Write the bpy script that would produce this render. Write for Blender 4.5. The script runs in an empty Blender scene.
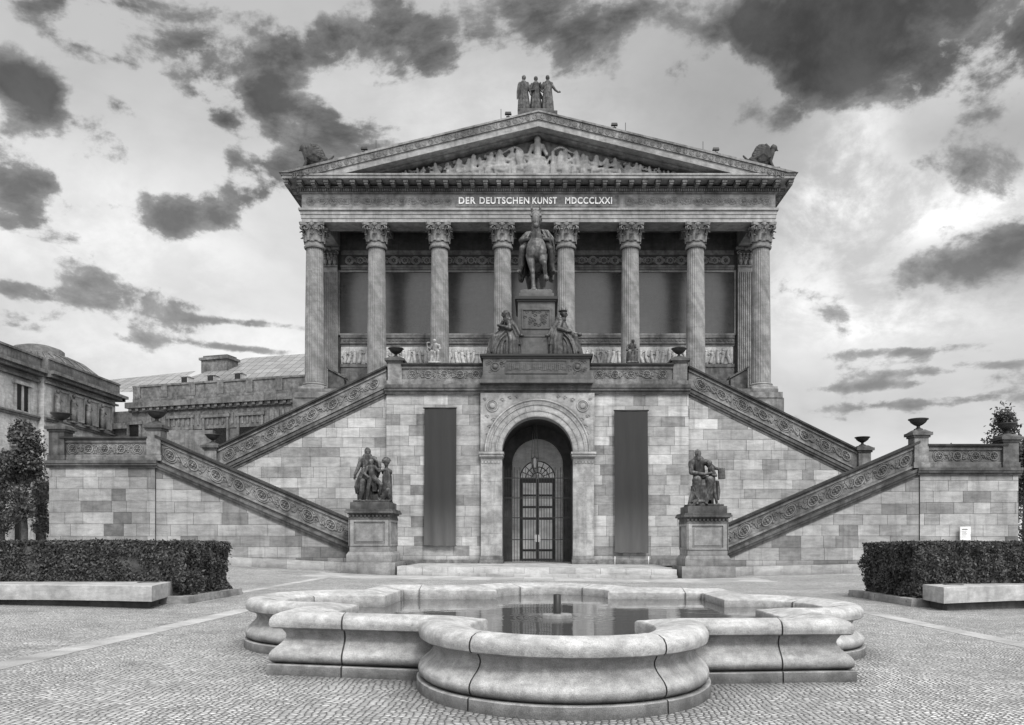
import bpy, bmesh, math, random
from mathutils import Vector, Matrix
R=math.radians; PI=math.pi; TAU=2*PI
sin,cos=math.sin,math.cos
SC=bpy.context.scene; COL=SC.collection
FP=800.0; CX=537.5; CY=543.0; H=1.5
def PX(px,Y): return (px-CX)*Y/FP
def PZ(py,Y): return H+(CY-py)*Y/FP
def lerp(a,b,t): return a+(b-a)*t
def clamp(x,a=0.,b=1.): return max(a,min(b,x))
def sstep(a,b,x):
    t=clamp((x-a)/(b-a)); return t*t*(3-2*t)

# ------------------------------------------------------------ mesh builder
class MB:
    def __init__(s): s.v=[]; s.f=[]; s.m=[]; s.k=[]; s.b=[]
    def add(s,vs,fs,m=0,k=0.5,sm=False):
        o=len(s.v); s.v+=[tuple(p) for p in vs]
        for f in fs: s.f.append(tuple(i+o for i in f)); s.m.append(m); s.k.append(k); s.b.append(sm)
    def box(s,x0,x1,y0,y1,z0,z1,m=0,k=0.5):
        s.add([(x0,y0,z0),(x1,y0,z0),(x1,y1,z0),(x0,y1,z0),(x0,y0,z1),(x1,y0,z1),(x1,y1,z1),(x0,y1,z1)],
              [(0,3,2,1),(4,5,6,7),(0,1,5,4),(1,2,6,5),(2,3,7,6),(3,0,4,7)],m,k)
    def frust(s,x0,x1,y0,y1,z0,z1,t,m=0):   # box whose top shrinks by t
        s.add([(x0,y0,z0),(x1,y0,z0),(x1,y1,z0),(x0,y1,z0),(x0+t,y0+t,z1),(x1-t,y0+t,z1),(x1-t,y1-t,z1),(x0+t,y1-t,z1)],
              [(0,3,2,1),(4,5,6,7),(0,1,5,4),(1,2,6,5),(2,3,7,6),(3,0,4,7)],m)
    def prism(s,poly,y0,y1,m=0,k=0.5,T=None):   # poly in (x,z), extruded along y
        n=len(poly); ar=sum(poly[i][0]*poly[(i+1)%n][1]-poly[(i+1)%n][0]*poly[i][1] for i in range(n))
        if ar<0: poly=poly[::-1]
        vs=[(x,y0,z) for x,z in poly]+[(x,y1,z) for x,z in poly]
        if T: vs=[T(*p) for p in vs]
        fs=[tuple(range(n)),tuple(range(2*n-1,n-1,-1))]+[(i,i+n,(i+1)%n+n,(i+1)%n) for i in range(n)]
        s.add(vs,fs,m,k)
    def lathe(s,prof,c=(0,0,0),n=24,m=0,fl=None,sm=True,sx=1,sy=1,a0=0):   # prof (r,z)
        vs=[]
        for j,(r,z) in enumerate(prof):
            for i in range(n):
                a=a0+TAU*i/n; rr=r*(fl(a,z) if fl else 1)
                vs.append((c[0]+rr*cos(a)*sx,c[1]+rr*sin(a)*sy,c[2]+z))
        fs=[]
        for j in range(len(prof)-1):
            for i in range(n):
                i2=(i+1)%n; fs.append((j*n+i,j*n+i2,(j+1)*n+i2,(j+1)*n+i))
        s.add(vs,fs,m,0.5,sm)
        s.add(vs[:n],[tuple(range(n-1,-1,-1))],m); s.add(vs[-n:],[tuple(range(n))],m)
    def tube(s,pts,rad,n=6,m=0,sm=True,closed=False):
        P=[Vector(p) for p in pts]; N=len(P); vs=[]; up=None
        for i,p in enumerate(P):
            a=P[(i-1)%N] if (closed or i>0) else P[i]; b=P[(i+1)%N] if (closed or i<N-1) else P[i]
            t=(b-a).normalized() if (b-a).length>1e-9 else Vector((0,0,1))
            if up is None:
                up=Vector((0,1,0)) if abs(t.y)<.9 else Vector((1,0,0))
            u=(up-t*up.dot(t)).normalized(); w=t.cross(u); up=u
            r=rad[i] if hasattr(rad,'__len__') else rad
            for j in range(n):
                an=TAU*j/n; vs.append(p+u*cos(an)*r+w*sin(an)*r)
        fs=[]
        for i in range(N if closed else N-1):
            i2=(i+1)%N
            for j in range(n):
                j2=(j+1)%n; fs.append((i*n+j,i*n+j2,i2*n+j2,i2*n+j))
        if not closed: fs+=[tuple(range(n-1,-1,-1)),tuple((N-1)*n+j for j in range(n))]
        s.add(vs,fs,m,.5,sm)
    def ell(s,c,r,rot=None,n=12,h=8,m=0):
        vs=[];M=rot or Matrix.Identity(3); C=Vector(c)
        for j in range(h+1):
            ph=PI*j/h
            for i in range(n):
                a=TAU*i/n; q=Vector((r[0]*sin(ph)*cos(a),r[1]*sin(ph)*sin(a),-r[2]*cos(ph))); vs.append(C+M@q)
        fs=[(j*n+i,j*n+(i+1)%n,(j+1)*n+(i+1)%n,(j+1)*n+i) for j in range(h) for i in range(n)]
        s.add(vs,fs,m,.5,True)
    def cap(s,a,b,ra,rb,n=10,m=0):
        a=Vector(a);b=Vector(b);d=b-a;L=max(d.length,1e-4);t=d/L
        pts=[];rs=[]
        for q in (-1,-.8,-.45): pts.append(a+t*ra*q); rs.append(ra*math.sqrt(max(0.001,1-q*q)))
        for q in (0,.5,1): pts.append(a+d*q); rs.append(lerp(ra,rb,q))
        for q in (.45,.8,1): pts.append(b+t*rb*q); rs.append(rb*math.sqrt(max(0.001,1-q*q)))
        s.tube(pts,rs,n,m)
    def chain(s,pts,rs,n=10,m=0):
        for i in range(len(pts)-1): s.cap(pts[i],pts[i+1],rs[i],rs[i+1],n,m)
    def robe(s,path,nf=9,amp=.12,ph=0.,tw=0.,n=40,m=0):  # path: (x,y,z,rx,ry)
        vs=[]
        for j,(x,y,z,rx,ry) in enumerate(path):
            t=j/max(1,len(path)-1)
            for i in range(n):
                a=TAU*i/n; k=1+amp*.62*(.45+.55*(1-t))*(cos(nf*a+ph+tw*t+1.1*sin(3*a+ph))+.6*cos((nf*2-3)*a+2*ph-tw*t)+.45*cos((nf+4)*a-ph*3))
                vs.append((x+rx*k*cos(a),y+ry*k*sin(a),z))
        N=len(path)
        fs=[(j*n+i,j*n+(i+1)%n,(j+1)*n+(i+1)%n,(j+1)*n+i) for j in range(N-1) for i in range(n)]
        fs+=[tuple(range(n-1,-1,-1)),tuple((N-1)*n+i for i in range(n))]
        s.add(vs,fs,m,.5,True)
    def mesh(s,name,mats):
        me=bpy.data.meshes.new(name); me.from_pydata(s.v,[],s.f)
        for mt in (mats if isinstance(mats,(list,tuple)) else [mats]): me.materials.append(mt)
        me.polygons.foreach_set('material_index',s.m); me.polygons.foreach_set('use_smooth',s.b)
        at=me.attributes.new('blk','FLOAT','FACE'); at.data.foreach_set('value',s.k)
        me.update(); return me
    def build(s,name,mats,parent=None,loc=None,sharp=None):
        me=s.mesh(name,mats)
        if sharp: me.set_sharp_from_angle(angle=R(sharp))
        return link(name,me,parent,loc)
def link(name,data,parent=None,loc=None):
    o=bpy.data.objects.new(name,data); COL.objects.link(o)
    if parent is not None: o.parent=parent
    if loc is not None: o.location=loc
    return o
def empty(name,loc,label,cat,group=None,rz=0):
    o=link(name,None,None,loc); o.rotation_euler.z=rz; o.empty_display_size=.2
    return tag(o,label,cat,group)
def tag(o,label,cat,group=None,kind=None):
    if label: o['label']=label
    if cat: o['category']=cat
    if group: o['group']=group
    if kind: o['kind']=kind
    return o
def shift(o,parent_loc):    # world-coordinate mesh under an offset parent
    o.location=Vector((0,0,0))-Vector(parent_loc); return o
def remeshed(mb,name,mat,voxel=.03,smooth=3,disp=None):
    me=mb.mesh(name+'_src',mat); o=bpy.data.objects.new('tmp',me); COL.objects.link(o)
    r=o.modifiers.new('r','REMESH'); r.mode='VOXEL'; r.voxel_size=voxel; r.use_smooth_shade=True
    sm=o.modifiers.new('s','SMOOTH'); sm.factor=.5; sm.iterations=smooth
    dg=bpy.context.evaluated_depsgraph_get(); ev=o.evaluated_get(dg)
    out=bpy.data.meshes.new_from_object(ev); out.name=name
    bpy.data.objects.remove(o); bpy.data.meshes.remove(me)
    out.materials.clear(); out.materials.append(mat)
    for p in out.polygons: p.use_smooth=True
    return out

# ------------------------------------------------------------ materials
class NT:
    def __init__(s,tree): s.t=tree; s.n=tree.nodes; s.l=tree.links
    def node(s,ty,**kw):
        n=s.n.new(ty)
        for k,v in kw.items():
            if k.startswith('i_'):
                key=k[2:].replace('_',' '); n.inputs[int(key) if key.isdigit() else key].default_value=v
            else: setattr(n,k,v)
        return n
    def val(s,sock,v):
        if isinstance(v,bpy.types.NodeSocket): s.l.new(v,sock)
        else: sock.default_value=v
    def math(s,op,a,b=None,c=None,clampv=False):
        n=s.n.new('ShaderNodeMath'); n.operation=op; n.use_clamp=clampv
        s.val(n.inputs[0],a)
        if b is not None: s.val(n.inputs[1],b)
        if c is not None: s.val(n.inputs[2],c)
        return n.outputs[0]
    def vm(s,op,a,b=None,out=0):
        n=s.n.new('ShaderNodeVectorMath'); n.operation=op; s.val(n.inputs[0],a)
        if b is not None: s.val(n.inputs[1],b)
        return n.outputs[out]
    def mr(s,x,a,b,c,d,smooth=True):
        n=s.n.new('ShaderNodeMapRange'); n.interpolation_type='SMOOTHSTEP' if smooth else 'LINEAR'
        s.val(n.inputs[0],x); 
        for i,q in enumerate((a,b,c,d)): s.val(n.inputs[i+1],q)
        return n.outputs[0]
    def noise(s,vec,scale,detail=4,rough=.55,dist=0.,sc=None):
        if sc is not None: vec=s.vm('MULTIPLY',vec,sc)
        n=s.node('ShaderNodeTexNoise'); n.inputs['Scale'].default_value=scale; n.inputs['Detail'].default_value=detail
        n.inputs['Roughness'].default_value=rough; n.inputs['Distortion'].default_value=dist; s.l.new(vec,n.inputs['Vector']); return n.outputs[0]
    def gray(s,v):
        n=s.n.new('ShaderNodeCombineColor')
        for i in range(3): s.val(n.inputs[i],v)
        return n.outputs[0]
def newmat(name):
    m=bpy.data.materials.new(name); m.use_nodes=True; t=NT(m.node_tree); t.n.clear()
    out=t.node('ShaderNodeOutputMaterial'); b=t.node('ShaderNodeBsdfPrincipled'); t.l.new(b.outputs[0],out.inputs[0])
    tc=t.node('ShaderNodeNewGeometry').outputs['Position']
    return m,t,b,tc
def stone(name,lo,hi,sc=1.,fold=0.,**kw): return stone_(name,lo,hi,sc,fold=fold,**kw)
def stone_(name,lo,hi,sc=1.,rough=.8,ao=.6,aod=.35,bump=.25,blk=False,stain=.35,band=0.,fine=1.,metal=0.,up=0.,fold=0.,grime=0.):
    m,t,b,P=newmat(name)
    big=t.noise(P,.45*sc,5,.6); mid=t.noise(P,2.6*sc,6,.65); vein=t.noise(P,1.0,6,.62,.8,(1.1*sc,1.1*sc,5.*sc)); fin=t.noise(P,38*sc,3,.6)
    base=t.mr(mid,.3,.72,0,1)
    if blk:
        at=t.node('ShaderNodeAttribute'); at.attribute_name='blk'; K=at.outputs['Fac']
        base=t.math('ADD',t.math('MULTIPLY',K,.78),t.math('MULTIPLY',base,.22))
    v=t.math('ADD',lo,t.math('MULTIPLY',base,hi-lo))
    v=t.math('MULTIPLY',v,t.mr(vein,.34,.62,1-.2*(1 if blk else .7),1.06))
    v=t.math('MULTIPLY',v,t.mr(big,.35,.62,1-stain,1.1))
    v=t.math('MULTIPLY',v,t.mr(fin,.3,.7,1-.12*fine,1+.1*fine))
    # rain streaks running down
    st=t.noise(P,1.,4,.6,.2,(3.2,3.2,.28)); v=t.math('MULTIPLY',v,t.mr(st,.5,.72,1.04,1-stain*.9))
    if band>0:
        bd=t.node('ShaderNodeTexNoise'); bd.noise_dimensions='1D'; bd.inputs['Scale'].default_value=1.1; bd.inputs['Detail'].default_value=3
        z=t.node('ShaderNodeSeparateXYZ'); t.l.new(P,z.inputs[0])
        t.l.new(t.math('ADD',z.outputs[2],t.math('MULTIPLY',z.outputs[0],1.7)),bd.inputs['W'])
        v=t.math('MULTIPLY',v,t.mr(bd.outputs[0],.35,.65,1-band,1+band*.6))
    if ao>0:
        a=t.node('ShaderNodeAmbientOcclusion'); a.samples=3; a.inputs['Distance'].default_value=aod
        v=t.math('MULTIPLY',v,t.mr(a.outputs['AO'],.25,.95,1-ao,1.04,False))  # hollows darkened in the colour, for crevice dirt and shade together
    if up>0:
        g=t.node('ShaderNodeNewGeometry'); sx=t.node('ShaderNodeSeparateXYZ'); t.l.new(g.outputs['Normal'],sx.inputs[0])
        v=t.math('MULTIPLY',v,t.mr(sx.outputs[2],-.2,.9,1.,1+up))  # upward faces painted lighter, highlights from above put into the colour
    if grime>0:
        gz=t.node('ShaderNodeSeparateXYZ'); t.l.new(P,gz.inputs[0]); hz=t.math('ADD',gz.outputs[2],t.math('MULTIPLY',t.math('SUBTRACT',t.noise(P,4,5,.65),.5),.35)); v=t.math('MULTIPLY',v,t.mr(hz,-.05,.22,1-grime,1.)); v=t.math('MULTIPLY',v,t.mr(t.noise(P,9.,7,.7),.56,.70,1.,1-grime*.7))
    t.l.new(t.gray(v),b.inputs['Base Color']); b.inputs['Roughness'].default_value=rough; b.inputs['Metallic'].default_value=metal
    bp=t.node('ShaderNodeBump'); bp.inputs['Strength'].default_value=bump; bp.inputs['Distance'].default_value=.02
    hh=t.math('ADD',t.math('MULTIPLY',mid,1.2),t.math('MULTIPLY',fin,.5))
    if fold>0: bp.inputs['Distance'].default_value=.06; fo_=t.noise(P,1.,3,.55,.9,(11.,11.,3.2)); hh=t.math('ADD',hh,t.math('MULTIPLY',fo_,fold)); v=t.math('MULTIPLY',v,t.mr(fo_,.35,.6,.62,1.15)); t.l.new(t.gray(v),b.inputs['Base Color'])
    t.l.new(hh,bp.inputs['Height']); t.l.new(bp.outputs[0],b.inputs['Normal'])
    return m
M={}
M['ashlar']=stone('sandstone_blocks',.14,.56,blk=True,ao=.45,stain=.22,bump=.2)
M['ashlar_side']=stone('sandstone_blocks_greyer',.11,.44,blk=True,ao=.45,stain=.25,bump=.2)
M['mortar']=stone('mortar',.12,.2,ao=.3)
M['trim']=stone('trim_sandstone',.13,.30,ao=.6,stain=.45)
M['trimdark']=stone('weathered_trim',.06,.15,ao=.6,stain=.5)
M['rail']=stone('sooty_coping',.02,.055,ao=.4,stain=.4)
M['portal']=stone('portal_stone',.25,.44,ao=.6,stain=.35)
M['temple']=stone('temple_sandstone',.12,.25,ao=.7,stain=.35,band=.14)
M['templelight']=stone('temple_light_stone',.22,.36,ao=.5,stain=.3)
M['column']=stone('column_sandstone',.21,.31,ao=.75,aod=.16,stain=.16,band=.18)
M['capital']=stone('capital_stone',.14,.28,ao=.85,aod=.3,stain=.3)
M['marble']=stone('marble_relief',.42,.64,ao=.6,aod=.2,stain=.3)
M['plaster']=stone('white_plaster',.6,.75,ao=.3,stain=.1)
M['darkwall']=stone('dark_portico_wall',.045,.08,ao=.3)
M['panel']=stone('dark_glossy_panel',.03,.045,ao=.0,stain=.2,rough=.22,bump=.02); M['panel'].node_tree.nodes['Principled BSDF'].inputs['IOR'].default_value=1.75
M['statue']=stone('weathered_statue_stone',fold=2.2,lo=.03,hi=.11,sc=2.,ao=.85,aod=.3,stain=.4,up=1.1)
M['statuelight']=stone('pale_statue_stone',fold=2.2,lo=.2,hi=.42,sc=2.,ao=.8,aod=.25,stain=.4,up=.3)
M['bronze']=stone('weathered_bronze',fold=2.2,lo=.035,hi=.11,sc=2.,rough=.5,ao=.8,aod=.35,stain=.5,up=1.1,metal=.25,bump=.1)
M['bronzelight']=stone('lit_bronze',.085,.19,sc=2.,rough=.5,ao=.9,aod=.5,stain=.5,up=.4,metal=.25,bump=.1)  # lighter twin of the bronze, caught light painted into the horse's tone
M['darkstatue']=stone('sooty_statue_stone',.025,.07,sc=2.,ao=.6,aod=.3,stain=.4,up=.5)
M['granite']=stone('polished_granite',.06,.115,ao=.6,stain=.3,rough=.55)
M['iron']=stone('black_iron',.012,.02,ao=0,rough=.5,bump=.05,stain=.1)
M['urn']=stone('dark_urn_stone',.018,.04,ao=.5,rough=.6)
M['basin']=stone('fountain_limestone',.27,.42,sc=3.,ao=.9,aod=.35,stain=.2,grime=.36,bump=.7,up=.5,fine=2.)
M['joint']=stone('dark_joint',.06,.10,ao=0)
M['slab']=stone('paving_slab',.38,.54,blk=True,ao=.3,stain=.2)
M['bench']=stone('bench_concrete',.34,.46,sc=2,ao=.4,stain=.22,up=.15,band=0)
M['kerb']=stone('kerb_stone',.3,.42,sc=2,ao=.5)
M['farwall']=stone('far_facade',.42,.62,ao=.6,aod=.8,stain=.3)
M['fardark']=stone('far_facade_dark',.12,.24,ao=.6,aod=.8,stain=.4)
M['farroof']=stone('far_dark_roof',.1,.18,ao=.3)
M['bark']=stone('bark',.06,.12,sc=4,ao=.3)
M['sign']=stone('white_enamel',.75,.82,ao=0,stain=.02,rough=.4,bump=0)
M['ink']=stone('grey_ink',.15,.2,ao=0,stain=0,bump=0)
M['letters']=stone('gilt_letters',.85,.95,ao=0,stain=.02,rough=.5,bump=0)
def simple(name,v,rough=.5,metal=0,emit=0):
    m,t,b,P=newmat(name); n=t.noise(P,3,3)
    t.l.new(t.gray(t.mr(n,.3,.7,v*.85,v*1.12)),b.inputs['Base Color']); b.inputs['Roughness'].default_value=rough; b.inputs['Metallic'].default_value=metal
    return m
M['steel']=simple('brushed_steel',.35,.35,.8)
M['darkglass']=simple('dark_window_glass',.015,.12)
M['clearlamp']=simple('lantern_glass',.6,.15)
def glassy():
    m,t,b,P=newmat('door_glass'); n=t.noise(P,1.2,3)
    t.l.new(t.gray(t.mr(n,.35,.65,.6,.9)),b.inputs['Base Color']); b.inputs['Roughness'].default_value=.08; b.inputs['Specular IOR Level'].default_value=1.
    return m
M['doorglass']=glassy()
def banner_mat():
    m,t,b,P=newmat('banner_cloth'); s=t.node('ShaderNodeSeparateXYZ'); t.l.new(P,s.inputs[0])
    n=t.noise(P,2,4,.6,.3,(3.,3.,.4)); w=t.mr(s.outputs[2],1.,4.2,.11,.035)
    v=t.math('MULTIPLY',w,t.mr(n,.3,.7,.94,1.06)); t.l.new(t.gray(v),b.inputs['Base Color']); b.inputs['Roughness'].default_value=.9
    return m
M['banner']=banner_mat()
def glassroof():
    m,t,b,P=newmat('glass_roof'); 
    br=t.node('ShaderNodeTexBrick'); br.offset=0; br.inputs['Scale'].default_value=1.; br.inputs['Brick Width'].default_value=1.; br.inputs['Row Height'].default_value=1.1
    br.inputs['Mortar Size'].default_value=.05; br.inputs['Color1'].default_value=(.24,.24,.24,1); br.inputs['Color2'].default_value=(.36,.36,.36,1); br.inputs['Mortar'].default_value=(.12,.12,.12,1)
    s=t.node('ShaderNodeSeparateXYZ'); t.l.new(P,s.inputs[0]); c=t.node('ShaderNodeCombineXYZ')
    t.l.new(s.outputs[0],c.inputs[0]); t.l.new(t.math('MULTIPLY',s.outputs[2],1.3),c.inputs[1]); t.l.new(c.outputs[0],br.inputs['Vector'])
    t.l.new(br.outputs[0],b.inputs['Base Color']); b.inputs['Roughness'].default_value=.25; return m
M['glassroof']=glassroof()
def foliage(name,lo,hi):
    m,t,b,P=newmat(name); n=t.noise(P,1.6,3); n2=t.noise(P,14,2)
    g=t.node('ShaderNodeNewGeometry')
    v=t.math('ADD',t.math('MULTIPLY',n,.4),t.math('ADD',t.math('MULTIPLY',n2,.3),t.math('MULTIPLY',g.outputs['Random Per Island'],.35)))
    t.l.new(t.gray(t.mr(v,.3,.75,lo,hi)),b.inputs['Base Color']); b.inputs['Roughness'].default_value=.55; return m
M['leaf']=foliage('hedge_leaves',.008,.085); M['treeleaf']=foliage('tree_leaves',.03,.12)
def cobbles():
    m,t,b,P=newmat('granite_setts')
    # gently arched rows of small setts
    s=t.node('ShaderNodeSeparateXYZ'); t.l.new(P,s.inputs[0]); X=s.outputs[0]; Y=s.outputs[1]
    ar=t.math('MULTIPLY',t.math('SINE',t.math('MULTIPLY',X,2.4)),.16); wob=t.math('MULTIPLY',t.math('SUBTRACT',t.noise(P,.9,3),.5),.25)
    c=t.node('ShaderNodeCombineXYZ'); t.l.new(t.math('MULTIPLY',t.math('ADD',X,wob),16.),c.inputs[0]); t.l.new(t.math('MULTIPLY',t.math('ADD',t.math('ADD',Y,ar),wob),16.),c.inputs[1])
    def vor(f):
        v=t.node('ShaderNodeTexVoronoi'); v.voronoi_dimensions='2D'; v.feature=f; v.inputs['Scale'].default_value=1; v.inputs['Randomness'].default_value=.5; t.l.new(c.outputs[0],v.inputs['Vector']); return v
    e=vor('DISTANCE_TO_EDGE').outputs['Distance']; f1=vor('F1'); cell=t.node('ShaderNodeSeparateColor'); t.l.new(f1.outputs['Color'],cell.inputs[0])
    joint=t.mr(e,.03,.17,0,1)
    big=t.noise(P,.35,5,.6); mid=t.noise(P,3,4)
    base=t.math('ADD',.38,t.math('MULTIPLY',cell.outputs[0],.26)); base=t.math('MULTIPLY',base,t.mr(big,.3,.7,.8,1.1)); base=t.math('MULTIPLY',base,t.mr(mid,.3,.7,.88,1.1))
    v=t.math('ADD',t.math('MULTIPLY',t.math('SUBTRACT',1.,joint),.10),t.math('MULTIPLY',joint,base))
    a=t.node('ShaderNodeAmbientOcclusion'); a.samples=3; a.inputs['Distance'].default_value=.7; v=t.math('MULTIPLY',v,t.mr(a.outputs['AO'],.3,.95,.35,1.,False)); v=t.math('MULTIPLY',v,t.mr(t.noise(P,.9,8,.7),.5,.68,1.03,.8)); v=t.math('MULTIPLY',v,1.1)  # contact shade near objects is painted into the sett colour
    t.l.new(t.gray(v),b.inputs['Base Color']); b.inputs['Roughness'].default_value=.75
    bp=t.node('ShaderNodeBump'); bp.inputs['Strength'].default_value=.9; bp.inputs['Distance'].default_value=.02
    dome=t.math('ADD',t.mr(e,0,.35,0,1),t.math('MULTIPLY',cell.outputs[1],.35)); t.l.new(dome,bp.inputs['Height']); t.l.new(bp.outputs[0],b.inputs['Normal'])
    return m
M['cobbles']=cobbles()
def water():
    m,t,b,P=newmat('water'); b.inputs['Base Color'].default_value=(.10,.10,.10,1); b.inputs['Roughness'].default_value=.03; b.inputs['IOR'].default_value=2.6
    b.inputs['Specular IOR Level'].default_value=1.
    rp=t.vm('LENGTH',t.vm('SUBTRACT',P,(.3,11.0,.48)),out=1)
    ring=t.math('MULTIPLY',t.math('SINE',t.math('MULTIPLY',rp,42.)),t.mr(rp,.2,1.2,.35,0.))
    n=t.noise(P,1.,3,.5,.5,(1.6,3.,1.)); bp=t.node('ShaderNodeBump'); bp.inputs['Strength'].default_value=.16; bp.inputs['Distance'].default_value=.02
    t.l.new(t.math('ADD',n,ring),bp.inputs['Height']); t.l.new(bp.outputs[0],b.inputs['Normal']); return m
M['water']=water()

# ------------------------------------------------------------ world, sun, camera
def world():
    w=bpy.data.worlds.new('World'); SC.world=w; w.use_nodes=True; t=NT(w.node_tree); t.n.clear()
    out=t.node('ShaderNodeOutputWorld'); bg=t.node('ShaderNodeBackground'); t.l.new(bg.outputs[0],out.inputs[0]); bg.inputs[1].default_value=.1
    sky=t.node('ShaderNodeTexSky'); sky.sky_type='NISHITA'; sky.sun_disc=False; sky.sun_elevation=R(46); sky.sun_rotation=R(158)
    bw=t.node('ShaderNodeRGBToBW'); t.l.new(sky.outputs[0],bw.inputs[0])
    D=t.vm('NORMALIZE',t.node('ShaderNodeTexCoord').outputs['Generated'])
    s=t.node('ShaderNodeSeparateXYZ'); t.l.new(D,s.inputs[0]); dz=t.math('MAXIMUM',s.outputs[2],0.)
    pz=t.math('ADD',dz,.42); cmb=t.node('ShaderNodeCombineXYZ'); t.l.new(t.math('DIVIDE',s.outputs[0],pz),cmb.inputs[0]); t.l.new(t.math('DIVIDE',s.outputs[1],pz),cmb.inputs[1]); t.l.new(t.math('MULTIPLY',dz,1.2),cmb.inputs[2])
    P=cmb.outputs[0]
    wn=t.node('ShaderNodeTexNoise'); wn.inputs['Scale'].default_value=1.6; wn.inputs['Detail'].default_value=3; t.l.new(P,wn.inputs['Vector'])
    Pw=t.vm('ADD',P,t.vm('SCALE',t.vm('SUBTRACT',wn.outputs['Color'],(.5,.5,.5)))); Pw.node.inputs[1].links[0].from_node.inputs['Scale'].default_value=.28
    n1=t.noise(Pw,5.2,12,.6); n2=t.noise(Pw,11.,7,.62); n3=t.noise(P,1.4,5,.6,.4); n4=t.noise(D,13.,10,.62,.1); wisp=t.noise(Pw,7.,10,.66,.35)
    def blob(px,py,rx,ry,wt):
        c=Vector(((px-CX)/FP,1,(CY-py)/FP)); L=c.length; c/=L; 
        dd=t.vm('SUBTRACT',D,tuple(c)); dd=t.vm('MULTIPLY',dd,(FP*L/rx,1.5,FP*L/ry)); r=t.vm('LENGTH',dd,out=1)
        return t.mr(r,0.,1.75,wt,0.)
    def total(L):
        acc=None
        for bb in L:
            q=blob(*bb); acc=q if acc is None else t.math('ADD',acc,q)
        return acc
    dark=total([(195,38,90,34,1.45),(85,32,55,24,1.15),(175,70,30,12,.5),(30,12,40,16,.3),(290,20,50,35,.5),(400,20,45,45,.65),(350,55,35,50,.45),(560,25,55,35,.8),(480,10,50,15,.3),
      (745,18,70,24,.5),(850,38,110,55,1.2),(950,30,110,60,.95),(1010,70,60,30,.7),(670,75,24,14,.8),(640,15,50,22,.3),
      (12,80,30,32,1.1),(45,95,22,22,.6),(10,205,28,34,1.1),(5,150,16,30,.4),(55,185,18,12,.5),(122,106,20,13,.85),(192,92,16,10,.6),(220,118,16,9,.5),
      (290,100,34,20,.95),(262,88,16,22,.6),(330,120,18,30,.45),(345,140,40,18,.5),(165,222,26,20,.95),(215,205,42,20,1.15),(262,178,30,20,.95),(238,170,24,22,.7),(300,165,30,28,.6),
      (130,242,10,10,.35),(100,282,50,18,.85),(130,305,70,20,.6),(70,325,60,26,.6),(215,308,50,7,.6),(165,316,22,8,.5),(285,322,34,9,.6),(240,335,60,14,.5),(20,290,26,9,.5),
      (985,258,62,26,.95),(1020,235,30,30,.5),(735,118,26,12,.5),(785,120,20,12,.5),(925,358,48,9,.75),(890,382,55,12,.55),(990,375,44,16,.6),(830,372,30,9,.4),(960,400,80,16,.45),(1000,345,24,7,.5),(880,352,70,5,.8),(960,368,90,5,.8),(840,388,60,5,.7),(930,402,90,5,.6),(200,345,90,5,.6),(235,322,60,4,.7),(60,295,60,6,.5),(270,352,40,5,.5),(860,415,80,12,.45),(985,170,60,40,.28)])
    bright=total([(855,128,34,32,.8),(835,185,45,30,.75),(905,205,70,38,.9),(975,215,60,20,.8),(850,300,80,38,.7),(930,320,80,24,.5),(800,235,40,50,.5),(110,240,120,60,.35),(500,130,160,60,.25),(60,360,80,40,.3),(250,350,90,30,.3)])
    f=t.math('ADD',t.math('MINIMUM',t.math('MULTIPLY',dark,.92),1.02),t.math('MULTIPLY',t.math('SUBTRACT',n1,.5),3.6)); f=t.math('ADD',f,t.math('MULTIPLY',t.math('SUBTRACT',n2,.5),1.))
    f=t.math('ADD',f,t.math('MULTIPLY',t.math('SUBTRACT',n3,.5),.3))
    f=t.math('ADD',f,t.math('MULTIPLY',t.math('SUBTRACT',n4,.5),2.4)); mask=t.mr(f,.40,.80,0,1); core=t.mr(f,.5,1.3,0,1)
    basev=t.mr(dz,0.,.62,.92,.56,False)
    basev=t.math('MULTIPLY',basev,t.mr(n3,.3,.7,.86,1.08)); basev=t.math('MULTIPLY',basev,t.mr(n1,.35,.65,1.04,.94))
    br=t.math('MULTIPLY',bright,t.mr(t.math('ADD',t.math('MULTIPLY',wisp,.5),t.math('MULTIPLY',n4,.5)),.40,.60,.0,1.1)); basev=t.math('ADD',basev,t.math('MULTIPLY',br,.38))
    lift=total([(90,225,170,60,.16),(240,350,130,36,.2),(470,120,150,50,.06),(850,345,90,40,.16),(40,130,60,40,.1)]); basev=t.math('ADD',basev,lift)
    basev=t.math('ADD',t.math('MULTIPLY',basev,.88),t.math('MULTIPLY',t.math('MINIMUM',bw.outputs[0],6.),.012))
    cl=t.math('SUBTRACT',.235,t.math('MULTIPLY',core,.18)); cl=t.math('MULTIPLY',cl,t.mr(n4,.32,.68,.5,1.5)); cl=t.math('ADD',cl,t.mr(dz,.12,.5,.17,0.))
    dim=total([(740,190,110,100,.26),(990,140,80,30,.3),(700,75,150,60,.22),(920,400,200,60,.18),(965,275,90,40,.3),(60,380,150,60,.1),(480,90,120,60,.08)]); basev=t.math('MULTIPLY',basev,t.math('SUBTRACT',1.,dim)); basev=t.math('ADD',basev,t.math('MULTIPLY',br,.12))
    mx=t.node('ShaderNodeMix'); mx.data_type='FLOAT'; t.l.new(t.math('MULTIPLY',mask,.93),mx.inputs[0]); t.l.new(basev,mx.inputs[2]); t.l.new(cl,mx.inputs[3])
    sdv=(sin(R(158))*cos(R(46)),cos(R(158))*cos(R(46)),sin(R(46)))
    glow=t.mr(t.vm('DOT_PRODUCT',D,sdv,out=1),.1,1.,0.,.9)     # sky glow added round the sun, behind the viewer, to brighten the scene
    t.l.new(t.gray(t.math('MULTIPLY',t.math('ADD',mx.outputs[0],glow),10.)),bg.inputs[0])
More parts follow.
